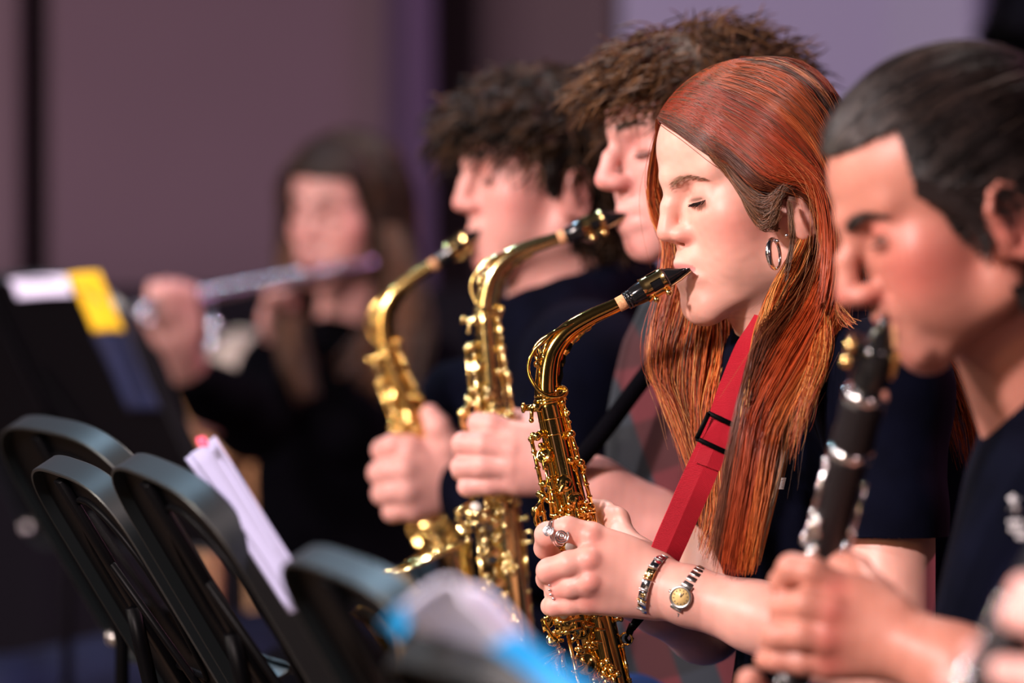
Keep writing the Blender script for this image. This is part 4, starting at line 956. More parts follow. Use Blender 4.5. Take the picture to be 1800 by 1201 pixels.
def wavy(roots, dirs, n_seg, L, amp, freq, seed, fr=None, lift=0):
    """curly locks: start points, growth directions, falling with a helical wave"""
    r = np.random.RandomState(seed); N = len(roots); t = np.linspace(0, 1, n_seg); out = np.zeros((N, n_seg, 3))
    for i in range(N):
        d = unit(dirs[i]); a = perp(d, (0, 0, 1)); b = np.cross(d, a); ph = r.rand()*6.28; f = freq*(.7+.6*r.rand()); l = L*(.7+.6*r.rand())
        A = amp*(.6+.8*r.rand())
        out[i] = roots[i]+d*(t*l)[:, None]+(a*np.cos(ph+f*6.28*t)[:, None]+b*np.sin(ph+f*6.28*t)[:, None])*(A*np.minimum(t*3, 1))[:, None]-np.array([0, 0, 1])*((t**2)*l*.25)[:, None]
    return out
def surf_samples(P, Q, n, seed, cond=None):
    r = np.random.RandomState(seed); A = P[Q[:, 0]]; N = np.cross(P[Q[:, 1]]-A, P[Q[:, 3]]-A); ar = np.linalg.norm(N, axis=1)
    if cond is not None: ar = ar*cond(A)
    i = r.choice(len(Q), n, p=ar/ar.sum()); return A[i], N[i]/(np.linalg.norm(N[i], axis=1, keepdims=True)+1e-12)

# ---- clarinet player (nearest)
def clarinet_man():
    me = empty('person', (float(W(1850, 1200, 3.4)[0]), 3.4, 0), 'dark-haired man with slicked-back hair at the right edge playing the clarinet', 'person')
    fr = Frame(W(1684, 349, 3.35), 10, 22)
    q = dict(skin=(.49, .205, .15), red=(.42, .06, .055), lip=(.46, .15, .14), brow=(.035, .02, .016), nose=.119, nose_z=-.037, eye_open=.6, look_down=.4, ear_z=-.026, ear_s=.95,
             tip=.0100, hump=.002, bridge=.090, brow_w=1.6, brow_a=.95, brow_z=-.008, lip_w=.6, blush=.6, blush_r=1.3, lash=1.0, cran=((0, -.006, .034), (.073, .088, .074)), chin_f=-.003, stubble=(.16, .08, .06), jaw=.97, mouth_f=.001)
    v = Vox(fr.o-np.array([.14, .13, .30]), fr.o+np.array([.17, .13, .14]), .0019)
    head_prims(v, fr, q)
    v.cap(W(1775, 520, 3.39), W(1860, 740, 3.42), .056, .062, .03)
    P, Q = v.mesh(); parts = [(P, Q, skin_colors(P, fr, q))]; HP, HQ = P, Q; rm = RadMap(P, fr)
    h = Vox(W(1300, 1330, 3.18)-[0, .02, 0], W(1960, 930, 3.42)+[0, .03, 0], .0019)
    h.chain(WS([(1560, 1120, 3.28), (1680, 1175, 3.26), (1900, 1260, 3.26)]), [.027, .032, .044], .012)
    mcp = WS([(1468, 1035, 3.285), (1462, 1075, 3.270), (1455, 1122, 3.270), (1458, 1165, 3.280)])
    add_hand(h, W(1562, 1118, 3.28), mcp,
             [WS([(1425, 1006, 3.28), (1392, 1000, 3.285), (1376, 1024, 3.30), (1392, 1044, 3.315)]), WS([(1415, 1063, 3.27), (1378, 1068, 3.285), (1376, 1088, 3.31), (1400, 1090, 3.32)]),
              WS([(1410, 1116, 3.27), (1365, 1118, 3.28), (1358, 1126, 3.30), (1380, 1132, 3.315)]), WS([(1410, 1164, 3.28), (1370, 1160, 3.285), (1345, 1160, 3.30)])],
             WS([(1540, 1060, 3.30), (1500, 1010, 3.335), (1470, 985, 3.35), (1440, 975, 3.35)]), (W(1508, 1092, 3.288), (.036, .017, .034)), .0112, .026)
    P, Q = h.mesh(); parts.append((P, Q, plain_skin(P, q, [(m_+[0, -.012, 0], .012, .5) for m_ in mcp])))
    h = Vox(W(1220, 1400, 3.20), W(1420, 1150, 3.36), .0024)    # tip of the lower hand
    h.ell(W(1330, 1300, 3.27), (.035, .02, .035), k=.01); h.chain(WS([(1330, 1260, 3.27), (1322, 1215, 3.26), (1318, 1198, 3.255)]), [.014, .0115, .010], .005)
    for k in range(4): h.chain(WS([(1320, 1275+22*k, 3.26), (1285, 1278+22*k, 3.26), (1275, 1284+22*k, 3.28)]), [.0115, .0105, .009], .003)
    h.chain(WS([(1340, 1310, 3.27), (1400, 1380, 3.25)]), [.025, .028], .01)
    P, Q = h.mesh(); parts.append((P, Q, plain_skin(P, q)))
    V, F, C = mesh_join(parts); mesh_obj('body', V, F, SKIN, me, C)
    eyeball(me, fr, 1, (.03, .02, .012)); eyeball(me, fr, -1, (.03, .02, .012)); brow_hairs(me, fr, 1, 300, (.012, .008, .007), rad=.0004, dz=-.008); brow_hairs(me, fr, -1, 200, (.012, .008, .007), rad=.0004, dz=-.008)
    lashes(me, fr, 1, 40, .007, down=.2)
    t = Vox(W(1630, 1500, 3.16), W(2220, 600, 3.72), .0045)
    t.cap(W(1932, 745, 3.42), W(1940, 790, 3.42), .068, .085, .03); t.cap(W(1920, 800, 3.56), W(1995, 810, 3.26), .062, .06, .05)
    t.ell(W(1950, 960, 3.42), (.115, .15, .18), k=.05); t.ell(W(1920, 1180, 3.42), (.115, .15, .17), k=.06); t.ell(W(1950, 1400, 3.42), (.14, .16, .15), k=.06)
    t.cap(W(1995, 820, 3.25), W(2055, 1080, 3.22), .056, .05, .03)
    t.cap(W(1890, 560, 3.40), W(1920, 720, 3.42), .052, .058, .003, 'sub')
    P, Q = t.mesh(); P = wrinkle(P, W(1890, 1000, 3.42), .005, 22, 15); P = wrinkle(P, W(1890, 1000, 3.42), .002, 60, 19); sh = mesh_obj('t_shirt', P, Q, NAVY, me)
    g = Geo()   # blurred white emblem and three short lines of small lettering on the chest
    def on(px, py): return W(px+6, py, 3.268)
    for a, b in (((1768, 874), (1786, 898)), ((1786, 876), (1768, 896)), ((1774, 870), (1780, 902))): box(g, (on(*a)+on(*b))/2, (on(*b)-on(*a))/2, (0, .0006, 0), (.0009, 0, .0006))
    for k, (x0, x1, y) in enumerate(((1766, 1792, 918), (1768, 1800, 931), (1780, 1806, 944))):
        n = int((x1-x0)/5)
        for i in range(n): box(g, on(x0+i*5+2, y+(i % 2)), (.0008, 0, 0), (0, .0006, 0), (0, 0, .0022 if i % 3 else .0015))
    g.obj('shirt_print', WHITEP, sh)
    j = Vox((.10, 3.10, -.005), (.85, 3.75, .80), .007)
    for y0 in (3.52, 3.30):
        j.chain([(.62, y0, .54), (.40, y0, .56), (.22, y0, .56)], [.10, .085, .065], .03); j.chain([(.22, y0, .55), (.22, y0, .28), (.24, y0, .09)], [.065, .055, .045], .02); j.cap((.13, y0, .035), (.28, y0, .045), .035, .042, .02)
    j.ell((.62, 3.42, .56), (.14, .17, .12), k=.04); P, Q = j.mesh(); mesh_obj('trousers', P, Q, BLACKC, me)
    # slicked back hair
    side = [(-.10, .0), (-.05, .012), (-.02, .030), (.0105, .037), (.033, .046), (.052, .044), (.070, .041), (.09, .05)]
    front = lambda a: .0655+.09*np.clip(a-.028, 0, 1)
    V, F, ss, LL = scalp(HP, HQ, fr, side, front, .007, .03)
    hair = mesh_obj('hair', V, F, HAIRBASE, me, np.tile((.010, .007, .007), (len(V), 1)))
    bun = Vox(fr.w((0, -.12, .03))-.07, fr.w((0, -.12, .03))+.07, .003); bun.ell(fr.w((0, -.118, .03)), (.036, .036, .036), fr.B, .012); P, Q = bun.mesh(); mesh_obj('hair_bun', P, Q, HAIRBASE, hair, np.tile((.012, .008, .008), (len(P), 1)))
    r = np.random.RandomState(31); n = 5200; i = r.choice(len(LL), n, p=(np.exp(-ss/.018)+.25)/(np.exp(-ss/.018)+.25).sum()); A_ = LL[i].copy()
    B_ = np.tile(np.array((0, -.10, .032)), (n, 1))+r.randn(n, 3)*.006; B_[:, 0] += np.sign(A_[:, 0])*.012
    S = rm.arcs(A_, B_, 18, .0050+.0055*np.clip(ss[i]/.02, 0, 1)+.0014*r.randn(n), bend=np.stack([np.zeros(n), np.zeros(n), .10+.05*r.randn(n)], 1)[:, None, :])
    L0 = .45+.5*r.rand(n)
    for k_ in range(n): S[k_] = catmull(S[k_][:max(4, int(18*L0[k_]))], 18)
    strands('hair_lock', S, np.full(n, .00048), mixcols(n, [(.008, .006, .006), (.022, .014, .013), (.085, .055, .045)], [.52, .30, .18], 32, .2), HAIR, hair)  # paler strands put a gloss highlight into the hair colour
    sb = [[fr.w(c_) for c_ in L_] for L_ in ([(.074, .040, .030), (.078, .022, .010), (.079, .014, -.012), (.080, .010, -.030), (.082, .014, -.040)], [(.072, .050, .020), (.077, .032, .0), (.078, .020, -.018), (.079, .016, -.034), (.080, .020, -.044)], [(.070, .046, .030), (.080, .010, .012), (.084, -.010, .008), (.086, -.030, -.010), (.086, -.034, -.035)])]
    strands('hair_lock', sheet(sb, 260, 14, .002, .0016, .0018, 33, ends=.4), np.full(260, .0006), mixcols(260, [(.02, .013, .012)], None, 34, .2), HAIR, hair)
    return me, fr
man, man_fr = clarinet_man()

def build_clarinet(T, Bt, LS, label):
    """T tip of the mouthpiece, Bt a point far down the bore"""
    root = empty('clarinet', T, label, 'clarinet'); ax = unit(Bt-T); up = unit(np.cross(ax, (0, 1, 0))); up = up if up[0] < 0 else -up; cm = np.array([0, -1., 0]); cm = unit(cm-ax*np.dot(cm, ax))
    def A(a, b=0, c=0): return T+ax*(a*LS)+(up*b+cm*c)*1.13
    g = Geo(); lathe(g, A(.018), ax, [(-.018, .0018), (-.010, .0050), (0, .0082), (.012, .0100), (.03, .0112), (.05, .0120), (.062, .0125), (.066, .0125), (.067, .0105)], 30, ref=cm); mp = g.obj('mouthpiece', EBON, root)
    g = Geo(); sweep(g, [A(.002, -.006), A(.02, -.010), A(.06, -.0128)], [.003, .0055, .0065], 10, flat=(.4, 1.2)); g.obj('reed', CORK, mp)
    g = Geo(); lathe(g, A(.026), ax, [(0, .0118), (0, .0140), (.010, .0146), (.034, .0150), (.036, .0135)], 30, ref=cm); box(g, A(.036, .016), ax*.010, cm*.006, up*.003, bev=.001); lg = g.obj('ligature', EBON, root)
    for k, a in enumerate((.028, .046)):
        g = Geo(); rod(g, A(a, .019, -.006), A(a, .019, .012), .0016); lathe(g, A(a, .019, .012), cm, [(0, .0042), (.0025, .0048), (.005, .0042)], 16); g.obj('ligature_screw', GOLD2, lg)
    g = Geo(); box(g, A(.042, -.0145, .004), ax*.009, cm*.005, up*.0010, bev=.0006); g.obj('ligature_plate', GOLD2, lg)
    g = Geo(); lathe(g, A(.088), ax, [(h*LS, r*1.13) for h, r in [(0, .0125), (.002, .0148), (.012, .0150), (.03, .0142), (.052, .0150), (.062, .0146), (.063, .0125)]], 34, ref=cm); g.obj('barrel', GRENA, root)
    def cuff(a, r, w=.004):
        r = r*1.13; g = Geo(); lathe(g, A(a), ax, [(-w, r), (-w, r+.0009), (-w*.3, r+.0016), (w*.3, r+.0014), (w, r+.0009), (w, r)], 36, ref=cm); g.obj('metal_ring', SILVER, root)
    cuff(.086, .0142); cuff(.152, .0142)
    g = Geo(); lathe(g, A(.156), ax, [(h*LS, r*1.13) for h, r in [(0, .0130), (.002, .0142), (.01, .0138), (.02, .0130), (.23, .0132), (.24, .0142), (.245, .013)]], 34, ref=cm); g.obj('upper_joint', GRENA, root)
    cuff(.402, .0142)
    g = Geo(); lathe(g, A(.408), ax, [(0, .0138), (.02, .0132), (.20, .0148), (.24, .0160)], 34, ref=cm); g.obj('lower_joint', GRENA, root)
    g = Geo(); lathe(g, A(.652), ax, [(0, .0160), (.03, .0180), (.06, .0235), (.085, .033), (.09, .034), (.088, .031), (.05, .018)], 40, ref=cm, caps=False); g.obj('bell', GRENA, root)
    def key(a, b, c, r=.0055, arm=None):
        g = Geo(); d = unit(up*b+cm*c); lathe(g, A(a)+d*.0145, d, [(0, r*.9), (.0005, r), (.0025, r), (.0032, r*.85), (.003, r*.5), (.0035, .0001)], 20)
        if arm: sweep(g, [A(a)+d*.018, A(a+arm*.5)+d*.0185, A(a+arm)+d*.0175], [.0015, .0018, .0022], 8, flat=(1.5, .7))
        ball(g, A(a+(arm or .01))+d*.0165, .0026, 7); g.obj('key', SILVER, root)
    def rd(a0, a1, b, c, r=.0014, off=.0175):
        g = Geo(); d = unit(up*b+cm*c); rod(g, A(a0)+d*off, A(a1)+d*off, r, 10)
        for a in np.linspace(a0, a1, 4): ball(g, A(a)+d*off, r*1.9, 7); rod(g, A(a)+d*off, A(a)+d*.012, r*.9, 7)
        g.obj('key_rod', SILVER, root)
    rd(.165, .255, 1, .3); rd(.185, .27, -1, .25); rd(.27, .39, .9, .9); rd(.26, .38, -.8, .8); rd(.42, .62, .8, .9); rd(.42, .60, -.8, .8)
    for a, b, c, ar in ((.232, 1, .5, .02), (.243, 1, 1.0, -.015), (.252, 1, .1, .012), (.262, .8, .9, .014), (.236, -1, .3, .016), (.252, -1, .5, .01), (.275, .1, 1, .012), (.305, .1, 1, .012), (.335, .1, 1, .012), (.29, 1, .5, .012), (.32, 1, .6, .014), (.345, 1, .4, .01), (.36, .7, .7, .01), (.375, 1, .6, -.012), (.47, .1, 1, .02), (.50, .1, 1, .02), (.53, .1, 1, .02), (.57, .4, 1, .02)): key(a, b, c, .0048 if a < .3 else .0065, ar)
    return root
clar = build_clarinet(W(1556, 562, 3.275), W(1556-105*1.5, 562+405*1.5, 3.39), .74, 'black clarinet with silver rings played by the slicked-back-haired man')

# ---- curly-haired man directly behind the red-haired woman
def curly_man():
    me = empty('person', (float(W(1380, 1200, 4.46)[0]), 4.46, 0), 'curly-haired man in profile just behind the red-haired woman, playing saxophone', 'person')
    fr = Frame(W(1222, 244, 4.44), 25, 8)
    q = dict(skin=(.70, .35, .31), red=(.66, .17, .16), lip=(.55, .22, .20), brow=(.06, .035, .025), nose=.119, nose_z=-.029, eye_open=.2, ear_z=-.026, tip=.0105, hump=.0015, bridge=.089, brow_w=1.1, brow_a=.7, lip_w=.5, blush=.5, lash=.8, mouth_f=.002, puff=1, cran=((0, -.008, .030), (.073, .090, .067)))
    v = Vox(fr.o-np.array([.14, .13, .30]), fr.o+np.array([.17, .13, .14]), .0026)
    head_prims(v, fr, q); v.cap(fr.w((0, -.03, -.06)), W(1290, 540, 4.46), .054, .062, .03)
    P, Q = v.mesh(); parts = [(P, Q, skin_colors(P, fr, q))]; HP, HQ = P, Q
    h = Vox(W(770, 1080, 4.25), W(1330, 690, 4.55), .0024)
    h.chain(WS([(955, 812, 4.37), (1050, 862, 4.37), (1160, 930, 4.38), (1270, 1000, 4.40)]), [.026, .031, .037, .042], .012)
    mcp = WS([(905, 768, 4.37), (900, 792, 4.36), (900, 820, 4.36), (908, 846, 4.365)])
    add_hand(h, W(958, 812, 4.37), mcp, [WS([(865, 748, 4.37), (842, 745, 4.38), (840, 756, 4.39)]), WS([(850, 783, 4.36), (815, 780, 4.37), (812, 792, 4.39)]), WS([(850, 820, 4.36), (812, 822, 4.37), (810, 830, 4.39)]), WS([(860, 852, 4.365), (822, 856, 4.37), (820, 860, 4.385)])],
             WS([(950, 775, 4.39), (930, 745, 4.42), (905, 735, 4.43)]), (W(925, 805, 4.37), (.034, .017, .034)), .0118, .027)
    P, Q = h.mesh(); parts.append((P, Q, plain_skin(P, q)))
    V, F, C = mesh_join(parts); mesh_obj('body', V, F, SKIN, me, C)
    eyeball(me, fr, 1); brow_hairs(me, fr, 1, 200, (.05, .03, .02), rad=.0003); lashes(me, fr, 1, 50, .008); lashes(me, fr, -1, 40, .008, seed=7)
    t = Vox(W(1020, 1400, 4.24), W(1560, 470, 4.86), .0046)
    t.cap(W(1285, 540, 4.46), W(1290, 570, 4.46), .070, .085, .03); t.cap(W(1230, 620, 4.62), W(1350, 625, 4.33), .065, .062, .05)
    t.ell(W(1265, 800, 4.50), (.120, .145, .19), k=.05); t.ell(W(1290, 1080, 4.50), (.120, .15, .19), k=.06); t.ell(W(1310, 1280, 4.5), (.14, .16, .15), k=.06)
    t.cap(W(1350, 640, 4.33), W(1350, 860, 4.31), .058, .052, .03)
    P, Q = t.mesh(); P = wrinkle(P, W(1280, 900, 4.5), .005, 24, 25); mesh_obj('shirt', P, Q, PLAID, me)
    g = Geo(); sweep(g, catmull(WS([(1180, 600, 4.36), (1120, 680, 4.33), (1060, 760, 4.325), (1010, 820, 4.33), (960, 880, 4.36)]), 24), .013, 10, flat=(.7, 1.0)); sp = g.obj('strap', BLACKC, me)
    j = Vox((-.10, 4.26, -.005), (.50, 4.76, .80), .007)
    for y0 in (4.62, 4.40):
        j.chain([(.32, y0, .56), (.12, y0, .59), (-.04, y0, .60)], [.10, .085, .065], .03); j.chain([(-.04, y0, .59), (-.02, y0, .28), (.0, y0, .09)], [.065, .055, .045], .02); j.cap((-.09, y0, .035), (.05, y0, .045), .035, .042, .02)
    j.ell((.33, 4.5, .58), (.14, .17, .12), k=.04); P, Q = j.mesh(); mesh_obj('jeans', P, Q, DENIM, me)
    hb = Vox(fr.o-np.array([.16, .15, .13]), fr.o+np.array([.18, .15, .19]), .003)
    hb.ell(fr.w((0, -.010, .044)), (.080, .092, .058), fr.B, .01); hb.ell(fr.w((0, -.045, .010)), (.080, .066, .080), fr.B, .02); hb.ell(fr.w((0, .062, .070)), (.060, .026, .016), fr.B, .02)
    for s in (1, -1): hb.ell(fr.w((s*.080, .040, -.030)), (.040, .055, .045), fr.B, .01, 'sub')
    P, Q = hb.mesh(); D = P-fr.o; D /= np.linalg.norm(D, axis=1, keepdims=True); P = P+D*(.006*vnoise(P, 90, 41)+.003*vnoise(P, 200, 42))[:, None]
    hair = mesh_obj('hair', P, Q, HAIRBASE, me, np.tile((.022, .011, .007), (len(P), 1)))
    V_, F_, _, _ = scalp(HP, HQ, fr, [(-.10, .0), (-.04, .014), (0, .036), (.03, .054), (.045, .066), (.052, .2)], lambda a: .050+a*.0, .013, .03); mesh_obj('hair_base', V_, F_, HAIRBASE, hair, np.tile((.045, .022, .012), (len(V_), 1)))
    V_ = V_+(V_-fr.o)*(.030*vnoise(V_, 80, 47))[:, None]
    r_, N_ = [np.concatenate(x) for x in zip(surf_samples(P, Q, 1100, 43, lambda A: (fr.inv(A)[:, 2] > .035) | (fr.inv(A)[:, 1] < .0)), surf_samples(V_, F_, 1900, 48))]
    NS = len(r_)
    L = fr.inv(r_); fw = np.where((L[:, 1] > .02)[:, None], fr.B[1]*.7, -fr.B[1]*.2)
    S = wavy(r_-N_*.006, N_*.08+fw*1.1+fr.B[0]*.2+np.random.RandomState(44).randn(NS, 3)*.16, 12, .040, .0048, .5, 45)
    strands('hair_lock', S, np.full(NS, .0010), mixcols(NS, [(.075, .033, .014), (.14, .066, .028), (.03, .014, .008)], [.45, .25, .3], 46, .2), HAIRD, hair)
    return me
m_, nt, b_ = new_mat('flannel_plaid')       # red and grey check cloth
tc = nt.nodes.new('ShaderNodeTexCoord'); mp_ = nt.nodes.new('ShaderNodeMapping'); mp_.inputs['Rotation'].default_value = (0, .35, 0); nt.links.new(tc.outputs['Object'], mp_.inputs[0])
def waves(axis, sc):
    w = nt.nodes.new('ShaderNodeTexWave'); w.bands_direction = axis; w.inputs['Scale'].default_value = sc; w.inputs['Distortion'].default_value = 1.5; w.inputs['Detail'].default_value = 1; nt.links.new(mp_.outputs[0], w.inputs[0])
    r = nt.nodes.new('ShaderNodeValToRGB'); r.color_ramp.elements[0].position = .45; r.color_ramp.elements[1].position = .6; nt.links.new(w.outputs['Fac'], r.inputs[0]); return r
wa, wb = waves('X', 4.2), waves('Z', 3.1)
wa.color_ramp.elements[0].color = (.012, .018, .028, 1); wa.color_ramp.elements[1].color = (.085, .010, .016, 1)
wb.color_ramp.elements[0].color = (.4, .4, .4, 1); wb.color_ramp.elements[1].color = (1, 1, 1, 1)
mx = nt.nodes.new('ShaderNodeMix'); mx.data_type = 'RGBA'; mx.blend_type = 'MULTIPLY'; mx.inputs[0].default_value = .9
nt.links.new(wa.outputs[0], mx.inputs[6]); nt.links.new(wb.outputs[0], mx.inputs[7]); nt.links.new(mx.outputs[2], b_.inputs['Base Color']); b_.inputs['Roughness'].default_value = .85
PLAID = m_
curly = curly_man()

# ---- man with wavy dark mop of hair
def mop_man():
    me = empty('person', (float(W(1050, 1200, 4.94)[0]), 4.94, 0), 'dark mop-haired man in a navy hoodie, farther back, playing saxophone', 'person')
    fr = Frame(W(955, 300, 4.92), 20, 5)
    q = dict(skin=(.66, .33, .29), red=(.62, .16, .15), lip=(.52, .22, .20), brow=(.04, .025, .02), nose=.112, nose_z=-.029, eye_open=.12, ear_z=-.030, ear_o=.004, tip=.0098, bridge=.089, brow_w=1.3, brow_a=.85, lip_w=.5, blush=.5, lash=.8, cran=((0, -.008, .030), (.073, .090, .071)))
    v = Vox(fr.o-np.array([.14, .13, .30]), fr.o+np.array([.17, .13, .14]), .003)
    head_prims(v, fr, q); v.cap(fr.w((0, -.025, -.06)), W(985, 560, 4.95), .056, .066, .03)
    P, Q = v.mesh(); parts = [(P, Q, skin_colors(P, fr, q))]; HP, HQ = P, Q
    h = Vox(W(620, 960, 4.70), W(900, 690, 5.0), .0026)
    h.chain(WS([(785, 838, 4.87), (880, 900, 4.88)]), [.027, .03], .01)
    mcp = WS([(720, 790, 4.85), (712, 826, 4.84), (716, 862, 4.84), (726, 892, 4.85)])
    add_hand(h, W(785, 842, 4.87), mcp, [WS([(690, 786, 4.85), (674, 792, 4.87), (680, 804, 4.89)]), WS([(688, 828, 4.845), (668, 832, 4.86), (676, 842, 4.885)]), WS([(692, 864, 4.845), (674, 868, 4.86), (682, 876, 4.885)]), WS([(705, 896, 4.85), (690, 900, 4.86), (694, 904, 4.88)])],
             WS([(792, 822, 4.865), (786, 785, 4.855), (770, 752, 4.85), (756, 728, 4.855)]), (W(745, 845, 4.862), (.033, .018, .042)), .0135, .030)
    P, Q = h.mesh(); parts.append((P, Q, plain_skin(P, q)))
    V, F, C = mesh_join(parts); mesh_obj('body', V, F, SKIN, me, C)
    eyeball(me, fr, 1); brow_hairs(me, fr, 1, 220, (.03, .02, .015), rad=.0004); lashes(me, fr, 1, 40, .008)
    t = Vox(W(700, 1400, 4.62), W(1420, 420, 5.32), .0052)
    ring_pts = [W(985, 545, 4.95)+np.array([.085*math.cos(a), .085*math.sin(a), .032*math.cos(a)+.006]) for a in np.linspace(0, 6.283, 14)]
    t.chain(ring_pts, [.022]*14, .02); t.ell(W(1060, 500, 4.98), (.055, .085, .05), k=.03)
    t.cap(W(960, 655, 5.12), W(1030, 640, 4.80), .075, .070, .05); t.ell(W(1000, 820, 4.97), (.125, .155, .19), k=.05); t.ell(W(1020, 1060, 4.97), (.125, .155, .19), k=.06)
    t.chain(WS([(1030, 660, 4.79), (985, 820, 4.78), (945, 960, 4.80)]), [.068, .060, .055], .03); t.chain(WS([(945, 960, 4.80), (870, 905, 4.84), (806, 858, 4.865)]), [.055, .046, .040], .02)
    t.chain(WS([(945, 660, 5.13), (880, 760, 5.10), (860, 900, 5.05)]), [.068, .058, .05], .03); t.cap(W(860, 900, 5.05), W(800, 700, 5.0), .05, .045, .02)
    P, Q = t.mesh(); P = wrinkle(P, W(1000, 850, 4.97), .006, 24, 55); mesh_obj('hoodie', P, Q, NAVY, me)
    j = Vox((-.35, 4.74, -.005), (.30, 5.26, .80), .008)
    for y0 in (5.10, 4.86):
        j.chain([(.12, y0, .56), (-.08, y0, .59), (-.25, y0, .60)], [.10, .085, .065], .03); j.chain([(-.25, y0, .59), (-.22, y0, .28), (-.20, y0, .09)], [.065, .055, .045], .02); j.cap((-.30, y0, .035), (-.15, y0, .045), .035, .042, .02)
    j.ell((.12, 4.98, .58), (.14, .17, .12), k=.04); P, Q = j.mesh(); mesh_obj('trousers', P, Q, BLACKC, me)
    hb = Vox(fr.o-np.array([.17, .16, .14]), fr.o+np.array([.18, .16, .19]), .0034)
    hb.ell(fr.w((0, -.014, .046)), (.084, .090, .056), fr.B, .01); hb.ell(fr.w((0, -.050, .012)), (.084, .060, .082), fr.B, .02); hb.ell(fr.w((0, .062, .072)), (.060, .028, .018), fr.B, .02)
    for s in (1, -1): hb.ell(fr.w((s*.086, .046, -.025)), (.040, .050, .045), fr.B, .01, 'sub'); hb.ell(fr.w((s*.098, -.008, -.036)), (.03, .024, .034), fr.B, .01, 'sub'); hb.ell(fr.w((s*.084, .020, -.005)), (.014, .012, .03), fr.B, .01)
    P, Q = hb.mesh(); D = P-fr.o; D /= np.linalg.norm(D, axis=1, keepdims=True); P = P+D*(.007*vnoise(P, 75, 61)+.003*vnoise(P, 180, 62))[:, None]
    hair = mesh_obj('hair', P, Q, HAIRBASE, me, np.tile((.010, .006, .005), (len(P), 1)))
    V_, F_, _, _ = scalp(HP, HQ, fr, [(-.10, .0), (-.03, .010), (0, .026), (.02, .044), (.034, .06), (.042, .2)], lambda a: .040+a*.0, .014, .03); mesh_obj('hair_base', V_, F_, HAIRBASE, hair, np.tile((.010, .006, .005), (len(V_), 1)))
    r_, N_ = surf_samples(P, Q, 1000, 63, lambda A: ((fr.inv(A)[:, 2] > .022) & ((fr.inv(A)[:, 2] > .05) | (fr.inv(A)[:, 1] < .03))) | (fr.inv(A)[:, 1] < -.02))
    r2_, N2_ = surf_samples(V_, F_, 1900, 67); r_ = np.concatenate([r_, r2_]); N_ = np.concatenate([N_, N2_]); NS = len(r_)
    L = fr.inv(r_); fw = np.where((L[:, 1] > .0)[:, None], fr.B[1]*.55-fr.B[2]*.35, -fr.B[1]*.2-fr.B[2]*.4)
    S = wavy(r_-N_*.008, N_*.05+fw+np.random.RandomState(64).randn(NS, 3)*.28, 12, .034, .0045, .55, 65)
    strands('hair_lock', S, np.full(NS, .0012), mixcols(NS, [(.022, .011, .006), (.055, .027, .013), (.007, .005, .004)], [.45, .25, .3], 66, .2), HAIRD, hair)
    return me
mop = mop_man()
for lab, rec, d, phi in (('bright golden saxophone held by the curly-haired man, bell rim at lower left', (853, 549), 4.40, -7.0), ('blurred golden saxophone played by the mop-haired man, farthest back', (678, 612), 4.88, 8.5)):
    s = copy_tree(sax1); s.location = W(rec[0], rec[1], d); s.rotation_euler = (0, -math.radians(phi), 0); s['label'] = lab
    for ch in s.children:
        for sl_ in ch.material_slots:
            if sl_.material and sl_.material.name.startswith('lacquered'): sl_.link = 'OBJECT'; sl_.material = GOLD3 if phi < 0 else GOLD4

